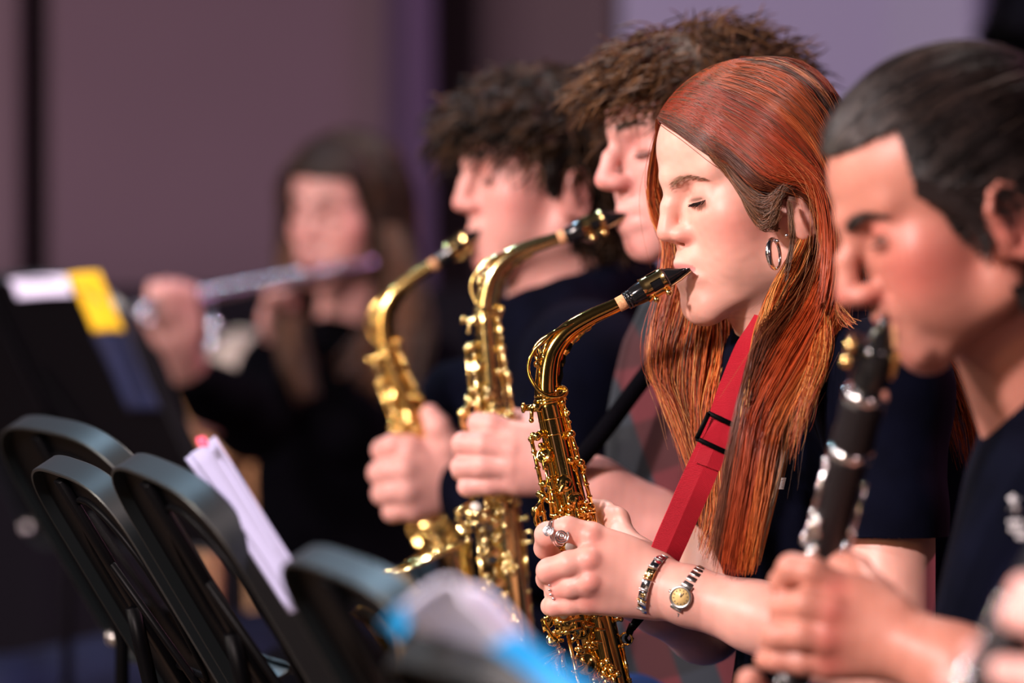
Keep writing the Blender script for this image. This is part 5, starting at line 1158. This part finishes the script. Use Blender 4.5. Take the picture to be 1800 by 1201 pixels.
# ---- flute player
def flute_woman():
    me = empty('person', (float(W(640, 1200, 6.65)[0]), 6.65, 0), 'blurred woman with long brown hair in black playing the flute', 'person')
    fr = Frame(W(609, 366, 6.6), 55, 8, -4)
    q = dict(skin=(.52, .26, .235), red=(.50, .15, .13), lip=(.52, .16, .16), brow=(.06, .035, .025), nose=.110, nose_z=-.031, eye_open=.3, tip=.0092, bridge=.088, brow_w=1.2, brow_a=.8, lip_w=.8, blush=.6, lash=.9, ears=(1,))  # skin darkened: the shadow on her face is put into the colour
    v = Vox(fr.o-np.array([.15, .15, .30]), fr.o+np.array([.15, .15, .14]), .0036)
    head_prims(v, fr, q); v.cap(fr.w((0, -.02, -.06)), W(620, 580, 6.66), .048, .058, .03)
    P, Q = v.mesh(); parts = [(P, Q, skin_colors(P, fr, q))]; HP, HQ = P, Q; rm = RadMap(P, fr)
    h = Vox(W(200, 780, 6.0), W(420, 470, 6.45), .0034)
    h.chain(WS([(318, 610, 6.24), (350, 690, 6.30), (372, 730, 6.32)]), [.027, .030, .033], .012)
    mcp = WS([(285, 545, 6.20), (300, 540, 6.20), (318, 540, 6.21), (334, 545, 6.22)])
    add_hand(h, W(318, 605, 6.24), mcp, [WS([(272, 520, 6.19), (272, 508, 6.21), (275, 520, 6.24)]), WS([(292, 515, 6.19), (293, 505, 6.21), (296, 518, 6.24)]), WS([(314, 514, 6.20), (315, 506, 6.22), (318, 518, 6.25)]), WS([(334, 520, 6.21), (336, 512, 6.23), (338, 524, 6.26)])],
             WS([(300, 600, 6.22), (270, 575, 6.22), (255, 552, 6.23)]), (W(308, 575, 6.225), (.040, .020, .038)), .0115, .026)
    P, Q = h.mesh(); parts.append((P, Q, plain_skin(P, q)))
    h = Vox(W(420, 650, 6.25), W(560, 480, 6.6), .004)
    h.ell(W(490, 560, 6.45), (.03, .03, .035), k=.01)
    for k in range(4): h.chain(WS([(478+9*k, 545, 6.42), (476+9*k, 520, 6.40), (478+9*k, 508, 6.42)]), [.011, .010, .009], .003)
    h.chain(WS([(505, 555, 6.43), (512, 530, 6.41)]), [.013, .010], .004); h.cap(W(490, 565, 6.46), W(500, 640, 6.5), .027, .03, .01)
    P, Q = h.mesh(); parts.append((P, Q, plain_skin(P, q)))
    V, F, C = mesh_join(parts); mesh_obj('body', V, F, SKIN, me, C)
    for s in (1, -1): eyeball(me, fr, s); brow_hairs(me, fr, s, 120, (.05, .03, .02), rad=.0004); lashes(me, fr, s, 40, .008, seed=s+9)
    t = Vox(W(250, 1420, 6.15), W(900, 540, 7.05), .006)
    t.cap(W(622, 590, 6.66), W(625, 620, 6.66), .062, .08, .03); t.cap(W(500, 660, 6.52), W(745, 665, 6.78), .065, .068, .06); t.ell(W(620, 830, 6.65), (.15, .13, .20), k=.05); t.ell(W(630, 1050, 6.65), (.15, .14, .20), k=.06)
    t.chain(WS([(490, 670, 6.50), (440, 740, 6.40), (390, 705, 6.33), (352, 672, 6.29)]), [.062, .055, .044, .038], .03)
    t.chain(WS([(740, 670, 6.78), (730, 820, 6.62), (600, 760, 6.50), (505, 650, 6.48)]), [.062, .052, .044, .036], .03)
    P, Q = t.mesh(); P = wrinkle(P, W(620, 850, 6.65), .006, 24, 75); mesh_obj('top', P, Q, BLACKC, me)
    j = Vox((-.95, 6.15, -.005), (.10, 6.85, .85), .009)
    for a, b in (((-.18, 6.70, .50), (-.60, 6.42, .50)), ((-.30, 6.55, .50), (-.74, 6.25, .50))):
        a, b = np.array(a), np.array(b); j.chain([a, (a+b)/2+[0, 0, .02], b], [.10, .085, .062], .03); j.chain([b, b+[.02, 0, -.3], b+[.05, 0, -.5]], [.062, .052, .042], .02); e_ = b+[.05, 0, -.555]; j.cap(e_, e_+[-.14, -.05, -.005], .042, .035, .02)
    j.ell((-.2, 6.65, .60), (.15, .17, .12), k=.04); P, Q = j.mesh(); mesh_obj('jeans', P, Q, simple('light_denim', (.003, .006, .022), .85, 0, .2, vary=.3, vscale=20), me)
    hb = Vox(fr.o-np.array([.17, .17, .30]), fr.o+np.array([.17, .17, .15]), .0042)
    hb.cap(fr.w((0, -.045, -.02)), fr.w((0, -.07, -.22)), .066, .07, .04)
    hb.ell(fr.w((0, .07, -.03)), (.060, .055, .085), fr.B, .01, 'sub')
    P, Q = hb.mesh(); hair = mesh_obj('hair', P, Q, HAIRBASE, me, np.tile((.014, .007, .005), (len(P), 1)))
    V, F, _, _ = scalp(HP, HQ, fr, [(-.10, .02), (-.04, .034), (0, .046), (.032, .058), (.052, .066), (.060, .2)], lambda a: .060+a*.0, .008); mesh_obj('hair_base', V, F, HAIRBASE, hair, np.tile((.014, .007, .005), (len(V), 1)))
    G = []
    for th in np.linspace(-2.5, 2.5, 9):    # curtain of hair around the head, parted over the face
        sg = 1 if th > 0 else -1; a = abs(th); ph = .50+a*.92
        gl = [fr.w((.004*sg, .045-.03*a, .117))]
        for u, k in ((.095, .75), (.05, 1.0), (.0, 1.08), (-.06, 1.12), (-.12, 1.15), (-.20, 1.20), (-.29, 1.15)):
            kk = k*(1.22 if sg < 0 and u < .09 else 1.0); gl.append(fr.w((sg*.082*kk*math.sin(ph), .084*kk*math.cos(ph)-.012, u)))
        G.append(gl)
    n = 2600; c_ = mixcols(n, [(.030, .013, .009), (.014, .007, .006), (.11, .045, .02)], [.4, .48, .12], 77, .2)
    strands('hair_lock', rm.push(np.concatenate([sheet(G[:4], n//2, 20, .008, .004, .004, 78, clump=.4, nclump=40), sheet(G[5:], n//2, 20, .008, .004, .004, 79, clump=.4, nclump=40)]), .006), np.full(n, .0012), c_, HAIR, hair)
    fl_ = [[(508, 420), (496, 480), (490, 560), (502, 630), (522, 700)], [(515, 440), (512, 500), (520, 570), (540, 640), (556, 690)]]
    fr_ = [[(672, 400), (690, 470), (672, 550), (630, 610), (590, 650)], [(690, 400), (715, 480), (712, 560), (690, 640), (650, 690)], [(705, 400), (738, 490), (748, 580), (735, 670), (715, 740)]]
    for sd, G_, d0 in ((81, fl_, 6.46), (82, fr_, 6.52)):
        S = sheet([WS([(x, y, d0-.02*i) for i, (x, y) in enumerate(g_)]) for g_ in G_], 420, 16, .015, .006, .004, sd, clump=.4, nclump=20, ends=.3)
        strands('hair_lock', S, np.full(420, .0012), mixcols(420, [(.08, .032, .015), (.17, .07, .03), (.04, .018, .011)], [.45, .25, .3], sd, .2), HAIR, hair)
    return me
flutist = flute_woman()
fl = empty('flute', W(560, 486, 6.46), 'silver flute held across by the blurred brown-haired woman', 'flute')
fa, fb = W(662, 463, 6.50), W(180, 556, 6.12); fx = unit(fb-fa); Lf = np.linalg.norm(fb-fa)
FLT = simple('flute_silver', (0.55, 0.56, 0.66), .22, 1.0)
g = Geo(); lathe(g, fa, fx, [(0, .008), (0, .0100), (.02, .0100), (.021, .0096), (Lf-.002, .0098), (Lf, .008)], 24); g.obj('tube', FLT, fl)
g = Geo(); lathe(g, fa+fx*.10, fx, [(0, .0102), (.012, .0112), (.024, .0102)], 24); g.obj('tenon_ring', FLT, fl)
g = Geo(); c0 = fa+fx*.075+np.array([0, -.004, .009]); lathe(g, c0, (0, -.4, 1), [(0, .012), (.002, .0125), (.003, .010), (.002, .004)], 20); g.obj('lip_plate', FLT, fl)
for k in range(13):
    c0 = fa+fx*(.16+k*.0195)+np.array([0, -.0065, .0085]); g = Geo(); lathe(g, c0, (0, -.6, 1), [(0, .0072), (.003, .0078), (.004, .0070), (.0045, .0001)], 18); g.obj('key_cup', FLT, fl)
for off in ((0, -.012, -.002), (0, -.010, .007)):
    g = Geo(); o_ = np.array(off); rod(g, fa+fx*.15+o_, fa+fx*(Lf-.02)+o_, .0020, 8)
    for k in range(10): ball(g, fa+fx*(.15+k*.035)+o_, .0034, 7)
    g.obj('key_rod', FLT, fl)
for px, py, r in ((375, 572, .010), (373, 604, .009), (247, 548, .011), (262, 566, .006)):
    g = Geo(); ball(g, W(px, py, 6.16), r, 9, sq=.6, axis=(0, -1, .6)); rod(g, W(px, py, 6.165), W(px-4, 530, 6.22), .002); g.obj('trill_key', FLT, fl)

# ---- player at the right edge of whom only a hand shows, with another clarinet
edge = empty('person', (float(W(2000, 1200, 2.72)[0]), 2.72, 0), 'hand of an unseen player at the lower right corner, with pale pink fingers', 'person')
h = Vox(W(1560, 1480, 2.55), W(2080, 960, 2.85), .0026); q_ = dict(skin=(.72, .40, .36), red=(.66, .22, .20))
mcp = WS([(1880, 1080, 2.68), (1884, 1130, 2.66), (1880, 1180, 2.66), (1872, 1230, 2.67)])
add_hand(h, W(1990, 1170, 2.70), mcp, [WS([(1838, 1050, 2.68), (1803, 1040, 2.69), (1794, 1062, 2.71)]), WS([(1835, 1092, 2.66), (1790, 1080, 2.67), (1782, 1098, 2.70)]), WS([(1830, 1190, 2.66), (1765, 1185, 2.67), (1715, 1150, 2.69)]), WS([(1820, 1245, 2.67), (1720, 1225, 2.68), (1668, 1190, 2.69)])],
         WS([(1960, 1110, 2.72), (1900, 1040, 2.75), (1850, 1010, 2.76)]), (W(1935, 1150, 2.69), (.035, .018, .038)), .0105, .026)
h.chain(WS([(1990, 1170, 2.70), (2070, 1210, 2.70)]), [.027, .03], .01)
P, Q = h.mesh(); mesh_obj('body', P, Q, SKIN, edge, plain_skin(P, q_))
g = Geo(); sweep(g, catmull(WS([(2040, 1195, 2.70), (2200, 1270, 2.72), (2330, 1150, 2.76), (2350, 900, 2.80)]), 20), np.linspace(.038, .06, 20), 20); g.obj('sleeve', NAVY, edge)
clar2 = build_clarinet(W(1985, 740, 2.74), W(1985-215*1.5, 740+395*1.5, 2.66), .9, 'silver-keyed instrument fragment at the lower right corner held by the unseen player')
# ------------------------------------------------------------------ setting: floor and acoustic shell
def setting():
    fl_m = simple('stage_floor_wood', (.10, .065, .04), .45, vary=.25, vscale=3)
    g = Geo(); box(g, (0, 5.0, -.03), (5.5, 0, 0), (0, 6.0, 0), (0, 0, .025)); base = g.obj('floor', fl_m, None, kind='structure', smooth=False)
    me0 = None
    for i in range(22):     # floorboards run across the stage
        g = Geo(); box(g, (0, -.85+i*.54, -.0035-.0006*(i % 3)), (5.5, 0, 0), (0, .267, 0), (0, 0, .0035), bev=.002); g.obj('floorboard', fl_m, base, smooth=False)
setting()
WALLM = simple('shell_panel', (.105, .068, .092), .75, 0, .2, bump=(6, .05, .01), vary=.06, vscale=1.2)
WALLD = simple('shell_dark_seam', (.05, .022, .032), .8, 0, .2)  # dark backing wall that shows between the panels
g = Geo(); box(g, (0, 9.85, 2.4), (5.5, 0, 0), (0, .05, 0), (0, 0, 2.5)); wl = g.obj('wall_back', WALLD, None, kind='structure', smooth=False)
def wx(px, d): return (px-900)/FPX*d
# (left px, right px, depth at the left, depth at the right, colour)
LIL = simple('shell_panel_pale', (.23, .215, .33), .75, 0, .2, bump=(6, .05, .01)); BRN = simple('shell_panel_brown', (.085, .055, .072), .75, 0, .2); PUR = simple('shell_panel_purple', (.07, .042, .095), .75, 0, .2)
for l, r_, dl, dr, m in ((-2200, -1000, 9.5, 9.3, WALLM), (-985, 40, 9.55, 9.2, WALLM), (48, 56, 9.6, 9.6, PUR), (84, 690, 9.15, 9.35, WALLM), (694, 742, 9.35, 9.18, PUR), (768, 1085, 9.65, 9.25, BRN), (1090, 1560, 9.20, 9.26, LIL), (1562, 1722, 9.26, 9.12, LIL), (1745, 2700, 9.6, 9.3, PUR), (2710, 3800, 9.3, 9.5, WALLM)):
    g = Geo(); a = np.array([wx(l, dl), dl, 2.35]); b = np.array([wx(r_, dr), dr, 2.35]); e = (b-a)/2; box(g, (a+b)/2, e, unit(np.cross(e, (0, 0, 1)))*.03, (0, 0, 2.35), bev=.008); g.obj('wall_panel', m, wl, smooth=False)
for nm, x in (('wall_left', -5.5), ('wall_right', 5.5)):
    g = Geo(); box(g, (x, 5.0, 2.4), (.05, 0, 0), (0, 6, 0), (0, 0, 2.5)); g.obj(nm, simple('side_drape', (.03, .022, .035), .9), None, kind='structure', smooth=False)
# black cloth skirt along the foot of the shell
g = Geo(); xs = np.linspace(-4.8, 4.8, 240); V = []; 
for x in xs: V += [(x, 8.85+.03*math.sin(x*21)+.015*math.sin(x*47), 0), (x, 8.87+.02*math.sin(x*21), 1.13)]
V += [(x, 8.95+.02*math.sin(x*21), 1.13) for x in xs]+[(x, 8.97, 0) for x in xs]
F = [(2*i, 2*i+2, 2*i+3, 2*i+1) for i in range(239)]+[(2*i+1, 2*i+3, 480+i+1, 480+i) for i in range(239)]+[(480+i, 480+i+1, 720+i+1, 720+i) for i in range(239)]
g.add(V, F); g.obj('stage_skirt', simple('black_drape', (.006, .005, .008), .95, 0, .1), None, label='black cloth skirt along the foot of the purple back wall', cat='curtain')

# ------------------------------------------------------------------ music stands and sheet music
RIM = simple('stand_enamel', (.0028, .0055, .0070), .40, 0, .75, bump=(700, .06, .0003))
def music_stand(TL, TR, vdir, H, label, hole=True, foot=True, bolt=True, rimw=.012):
    """TL, TR: far and near ends of the rounded top edge; vdir: direction down the desk"""
    TL, TR = np.array(TL), np.array(TR); u = TR-TL; w = np.linalg.norm(u); u = u/w; v = unit(vdir); v = unit(v-u*np.dot(u, v)); n = unit(np.cross(u, v)); n = n if n[2] > 0 else -n
    root = empty('music_stand', (TL+TR)/2, label, 'music stand')
    C0 = (TL+TR)/2
    def pt(a, b, c=0): return C0+u*a+v*b+n*c
    R = w*.46; out = []
    for t in np.linspace(math.pi, 0, 60):      # rounded top
        ca, sa = math.cos(t), math.sin(t); out.append((w/2*np.sign(ca)*abs(ca)**.62, R*.62-R*.62*abs(sa)**.62))
    out = out+[(w/2, H*.5), (w/2, H-.02), (w/2-.02, H), (-w/2+.02, H), (-w/2, H-.02), (-w/2, H*.5)]
    loop = [pt(a, b) for a, b in out]; loop.append(loop[0])
    g = Geo(); V = []; m = len(loop)-1
    cen = pt(0, H/2)
    for p_ in loop[:-1]:
        d = unit(p_-cen)
        for dn, do in ((rimw, .0), (rimw, .0024), (rimw*.9, .0032), (-rimw*.9, .0032), (-rimw, .0024), (-rimw, .0)): V.append(p_+n*dn+d*do)
    F = [(i*6+j, i*6+(j+1) % 6, ((i+1) % m)*6+(j+1) % 6, ((i+1) % m)*6+j) for i in range(m) for j in range(6)]; g.add(V, F); ro = g.obj('rim', RIM, root); md_ = ro.modifiers.new('edge', 'EDGE_SPLIT'); md_.split_angle = .45
    g = Geo(); ins = [C0+(p_-C0) for p_ in loop[:-1]]; k = 32; V = []; th = .0015
    hol = [pt(w*.33*math.cos(a)*1.0, H*.47-H*.36*math.sin(a)) for a in [math.atan2(-(np.dot(p_-cen, v))/(H*.36), np.dot(p_-cen, u)/(w*.33)) for p_ in ins]] if hole else [cen+(p_-cen)*.02 for p_ in ins]
    for a, b in zip(ins, hol): V += [a+n*th, b+n*th, b-n*th, a-n*th]
    F = [(4*i+j, 4*((i+1) % m)+j, 4*((i+1) % m)+(j+1) % 4, 4*i+(j+1) % 4) for i in range(m) for j in range(4)]; g.add(V, F); g.obj('desk', PLASTIC, root, smooth=False)
    g = Geo(); box(g, pt(0, H, .018), u*(w/2-.01), v*.002, n*.022, bev=.001); box(g, pt(0, H-.0, .040), u*(w/2-.01), v*.006, n*.002, bev=.001); g.obj('shelf', RIM, root)
    g = Geo(); box(g, pt(-w*.12, H*.5, -.006), u*.010, v*H*.46, n*.004, bev=.001); box(g, pt(w*.05, H*.62, -.007), unit(v*.8+u*.35)*H*.30, np.cross(n, unit(v*.8+u*.35))*.006, n*.003, bev=.001); g.obj('back_strut', PLASTIC, root)
    if hole:
        g = Geo(); sweep(g, [a-n*.002 for a in hol]+[hol[0]-n*.002], .0035, 8, cap=False); g.obj('window_rim', PLASTIC, root)
    if bolt:
        g = Geo(); b0 = pt(-w*.5+.012, H*.93, -.006); lathe(g, b0, -u, [(0, .006), (.004, .0075), (.008, .0075), (.011, .005), (.0115, .0001)], 20); ring(g, b0-u*.013, u, .0075, .0016, 24, 8); g.obj('bolt', STEEL, root)
    if foot:
        top = pt(-w*.1, H*.7, -.02); base = np.array([top[0], top[1], .10]); mid = (top+base)/2
        g = Geo(); sweep(g, [pt(-w*.1, H*.5, -.010), pt(-w*.1, H*.62, -.022), top+[0, 0, -.04], mid], .0075, 14); g.obj('upper_tube', PLASTIC, root)
        g = Geo(); sweep(g, [mid+[0, 0, .05], base], .0105, 14); g.obj('lower_tube', PLASTIC, root)
        g = Geo(); lathe(g, mid+[0, 0, .03], (0, 0, 1), [(0, .013), (.0, .0145), (.04, .0145), (.045, .011)], 18); rod(g, mid+[0, 0, .05], mid+[.03, 0, .05], .005); g.obj('clamp', PLASTIC, root)
        for k in range(3):
            a = k*2.094+.5; g = Geo(); e_ = base+np.array([math.cos(a)*.17, math.sin(a)*.17, -.088]); sweep(g, catmull([base, base+(e_-base)*[.5, .5, .35], e_], 10), .0085, 10, flat=(1, .7)); ball(g, e_, .012, 8); g.obj('leg', PLASTIC, root)
    return root, pt, (u, v, n), w
vd = np.array([.53, .12, -.85])
sA = music_stand(W(-20, 730, 4.55), W(205, 770, 4.20), vd, .30, 'black music stand at far left whose arched top overlaps behind the sharpest stand')
sB = music_stand(W(48, 800, 4.06), W(196, 850, 3.80), vd, .30, 'sharpest black music stand with arched top and chrome bolt, lower left')
sC = music_stand(W(184, 790, 3.75), W(375, 870, 3.47), vd, .33, 'black music stand right of the sharpest one, with white booklet on it')
sD = music_stand(W(478, 950, 3.20), W(735, 1045, 2.92), vd, .30, 'blurred dark blue-black music stand below the saxophone bells')
sF = music_stand(W(-150, 500, 6.1), W(190, 478, 5.7), np.array([.55, .05, -.85]), .42, 'tall black music stand at left edge bearing yellow and blue sheets', hole=False)
sE = music_stand(W(655, 1128, 2.80), W(930, 1190, 2.60), np.array([.75, .12, -.62]), .30, 'nearest black music stand, cut by the bottom edge, with curled papers', hole=False, bolt=False)
def paper(name, c4, mat, label, cat, curl=.01, n=12, th=.0008, parent=None, group=None, wav=1.0):
    c4 = [np.array(c) for c in c4]; V = []; N = unit(np.cross(c4[1]-c4[0], c4[3]-c4[0])); N = N if N[2] > 0 else -N
    for s in (th, -th):
        for i in range(n+1):
            for j in range(n+1):
                a, b = i/n, j/n; p_ = (c4[0]*(1-a)+c4[1]*a)*(1-b)+(c4[3]*(1-a)+c4[2]*a)*b
                V.append(p_+N*(s+curl*(math.sin(a*3.14)*.8*wav+.5*math.sin(b*3.14+a*2))))
    m = n+1; o = m*m; F = []
    for i in range(n):
        for j in range(n): q = i*m+j; F += [(q, q+1, q+m+1, q+m), (o+q, o+q+m, o+q+m+1, o+q+1)]
    for i in range(n):
        F += [(i*m, i*m+m, o+i*m+m, o+i*m), (i*m+n, o+i*m+n, o+(i+1)*m+n, (i+1)*m+n), (i, o+i, o+i+1, i+1), (n*m+i, n*m+i+1, o+n*m+i+1, o+n*m+i)]
    return mesh_obj(name, V, F, mat, parent, label=label, cat=cat, group=group)
PAPER = simple('white_paper', (.72, .73, .90), .6, 0, .3); SHADEPAPER = simple('shaded_white_paper', (.36, .36, .55), .6, 0, .2); CYAN = simple('blue_cover', (.01, .32, .72), .5, 0, .4); YEL = simple('yellow_cover', (.86, .55, .01), .55); DBL = simple('dark_blue_print', (.006, .012, .038), .4, vary=.8, vscale=14); PINK = simple('pink_tab', (.75, .05, .14), .5)  # booklet pages are white paper with lilac shade put into the colour
def on_stand(S, a0, a1, b0, b1, c=.008):
    pt = S[1]; return [pt(a0, b0, c), pt(a1, b0, c), pt(a1, b1, c), pt(a0, b1, c)]
# booklet on the second stand
w = sC[3]; bk = empty('booklet', sC[1](0, .1, .03), 'white booklet with pink tab leaning on the stand right of the sharpest one', 'booklet')
paper('page', [W(334, 798, 3.56), W(374, 768, 3.50), W(566, 1062, 3.36), W(520, 1072, 3.41)], SHADEPAPER, None, None, .003, parent=bk)
paper('page', [W(326, 806, 3.57), W(364, 774, 3.52), W(556, 1068, 3.38), W(510, 1080, 3.43)], SHADEPAPER, None, None, .002, parent=bk)
paper('tab', [W(345, 772, 3.50), W(362, 768, 3.49), W(366, 784, 3.485), W(350, 786, 3.49)], PINK, None, None, .001, 4, parent=bk)
# sheets on the tall stand at the left
w = sF[3]
paper('sheet_music', on_stand(sF, w*.05, w*.335, -.004, .024, -.014), PAPER, 'white sheet left of the yellow one on the tall stand', 'sheet music', .004)
paper('sheet_music', on_stand(sF, w*.345, w*.50, -.006, .080, -.014), YEL, 'bright yellow sheet on the tall stand at left', 'sheet music', .004)
paper('sheet_music', on_stand(sF, w*.33, w*.50, .083, .20, -.014), DBL, 'dark blue printed sheet hanging below the yellow one', 'sheet music', .004)
# curled papers on the nearest stand
E0 = empty('booklet', W(850, 1120, 2.68), 'curled white and cyan papers on the nearest stand, bottom centre', 'booklet')
paper('page', [W(676, 1092, 2.72), W(800, 1078, 2.60), W(1085, 1235, 2.58), W(930, 1260, 2.74)], PAPER, None, None, .022, 20, parent=E0)
paper('page', [W(690, 1085, 2.80), W(850, 1060, 2.70), W(1020, 1170, 2.66), W(900, 1230, 2.78)], PAPER, None, None, .016, 20, parent=E0)
paper('cover', [W(862, 1138, 2.585), W(905, 1118, 2.575), W(1105, 1235, 2.55), W(1005, 1262, 2.57)], CYAN, None, None, .010, 16, parent=E0)
paper('cover', [W(668, 1100, 2.70), W(702, 1068, 2.66), W(728, 1092, 2.66), W(700, 1128, 2.70)], CYAN, None, None, .006, 8, parent=E0)

# things seen blurred behind the stands: drum and wooden chair
dr = empty('drum', W(430, 650, 7.8), 'cream drum skin half hidden behind the flute player\'s arm', 'drum')
c0 = W(428, 648, 7.8); axd = unit((.15, -1, .35)); g = Geo(); lathe(g, c0, -axd, [(0, .068), (.004, .070), (.14, .070), (.144, .066)], 40); g.obj('shell', simple('drum_shell', (.20, .09, .05), .4), dr)
g = Geo(); lathe(g, c0+axd*.001, axd, [(0, .064), (.002, .063), (.003, .0001)], 40); g.obj('skin', simple('drum_skin', (.36, .31, .26), .6), dr)
g = Geo(); ring(g, c0+axd*.002, axd, .068, .004, 40, 8); g.obj('hoop', STEEL, dr)
g = Geo(); b0 = c0-axd*.10; rod(g, b0+[0, 0, -.06], (b0[0], b0[1], .06), .010)
for k in range(3): a = k*2.094; rod(g, (b0[0], b0[1], .12), (b0[0]+.25*math.cos(a), b0[1]+.25*math.sin(a), .01), .008)
g.obj('drum_stand', PLASTIC, dr)
wood = simple('honey_wood', (.42, .22, .10), .4, vary=.3, vscale=12)
ch = empty('wooden_chair', W(400, 800, 7.0), 'honey-coloured wooden chair seen between the stands and the flute player', 'chair')
g = Geo(); p0, p1, p2 = W(318, 690, 7.05), W(372, 775, 7.0), W(452, 808, 6.95); sweep(g, catmull([p0, W(340, 745, 7.02), p1], 12), .018, 10, flat=(.8, 1)); g.obj('backrest', wood, ch)
zs = float(W(0, 795, 6.98)[2]); g = Geo(); sx = float(W(405, 795, 6.98)[0]); V = []; box(g, (sx, 7.05, zs-.0), (.050, 0, 0), (0, .16, 0), (0, 0, .020), bev=.015); g.obj('seat', wood, ch)
for a in (-1, 1):
    for b in (-1, 1): g = Geo(); rod(g, (sx+a*.04, 7.05+b*.13, zs), (sx+a*.06, 7.05+b*.15, 0), .014); g.obj('leg', wood, ch)
# small black spotlight hanging at the top right corner
sl = empty('spotlight', W(1800, 10, 8.2), 'black spotlight peeking in at the top right corner', 'lamp')
g = Geo(); lathe(g, W(1803, -20, 8.2), (-.3, -.4, -1), [(0, .05), (.02, .065), (.11, .068), (.12, .075), (.12, .062)], 24); g.obj('housing', PLASTIC, sl)
g = Geo(); rod(g, W(1803, -20, 8.2), W(1803, -2600, 8.2), .01); g.obj('hanger', PLASTIC, sl)
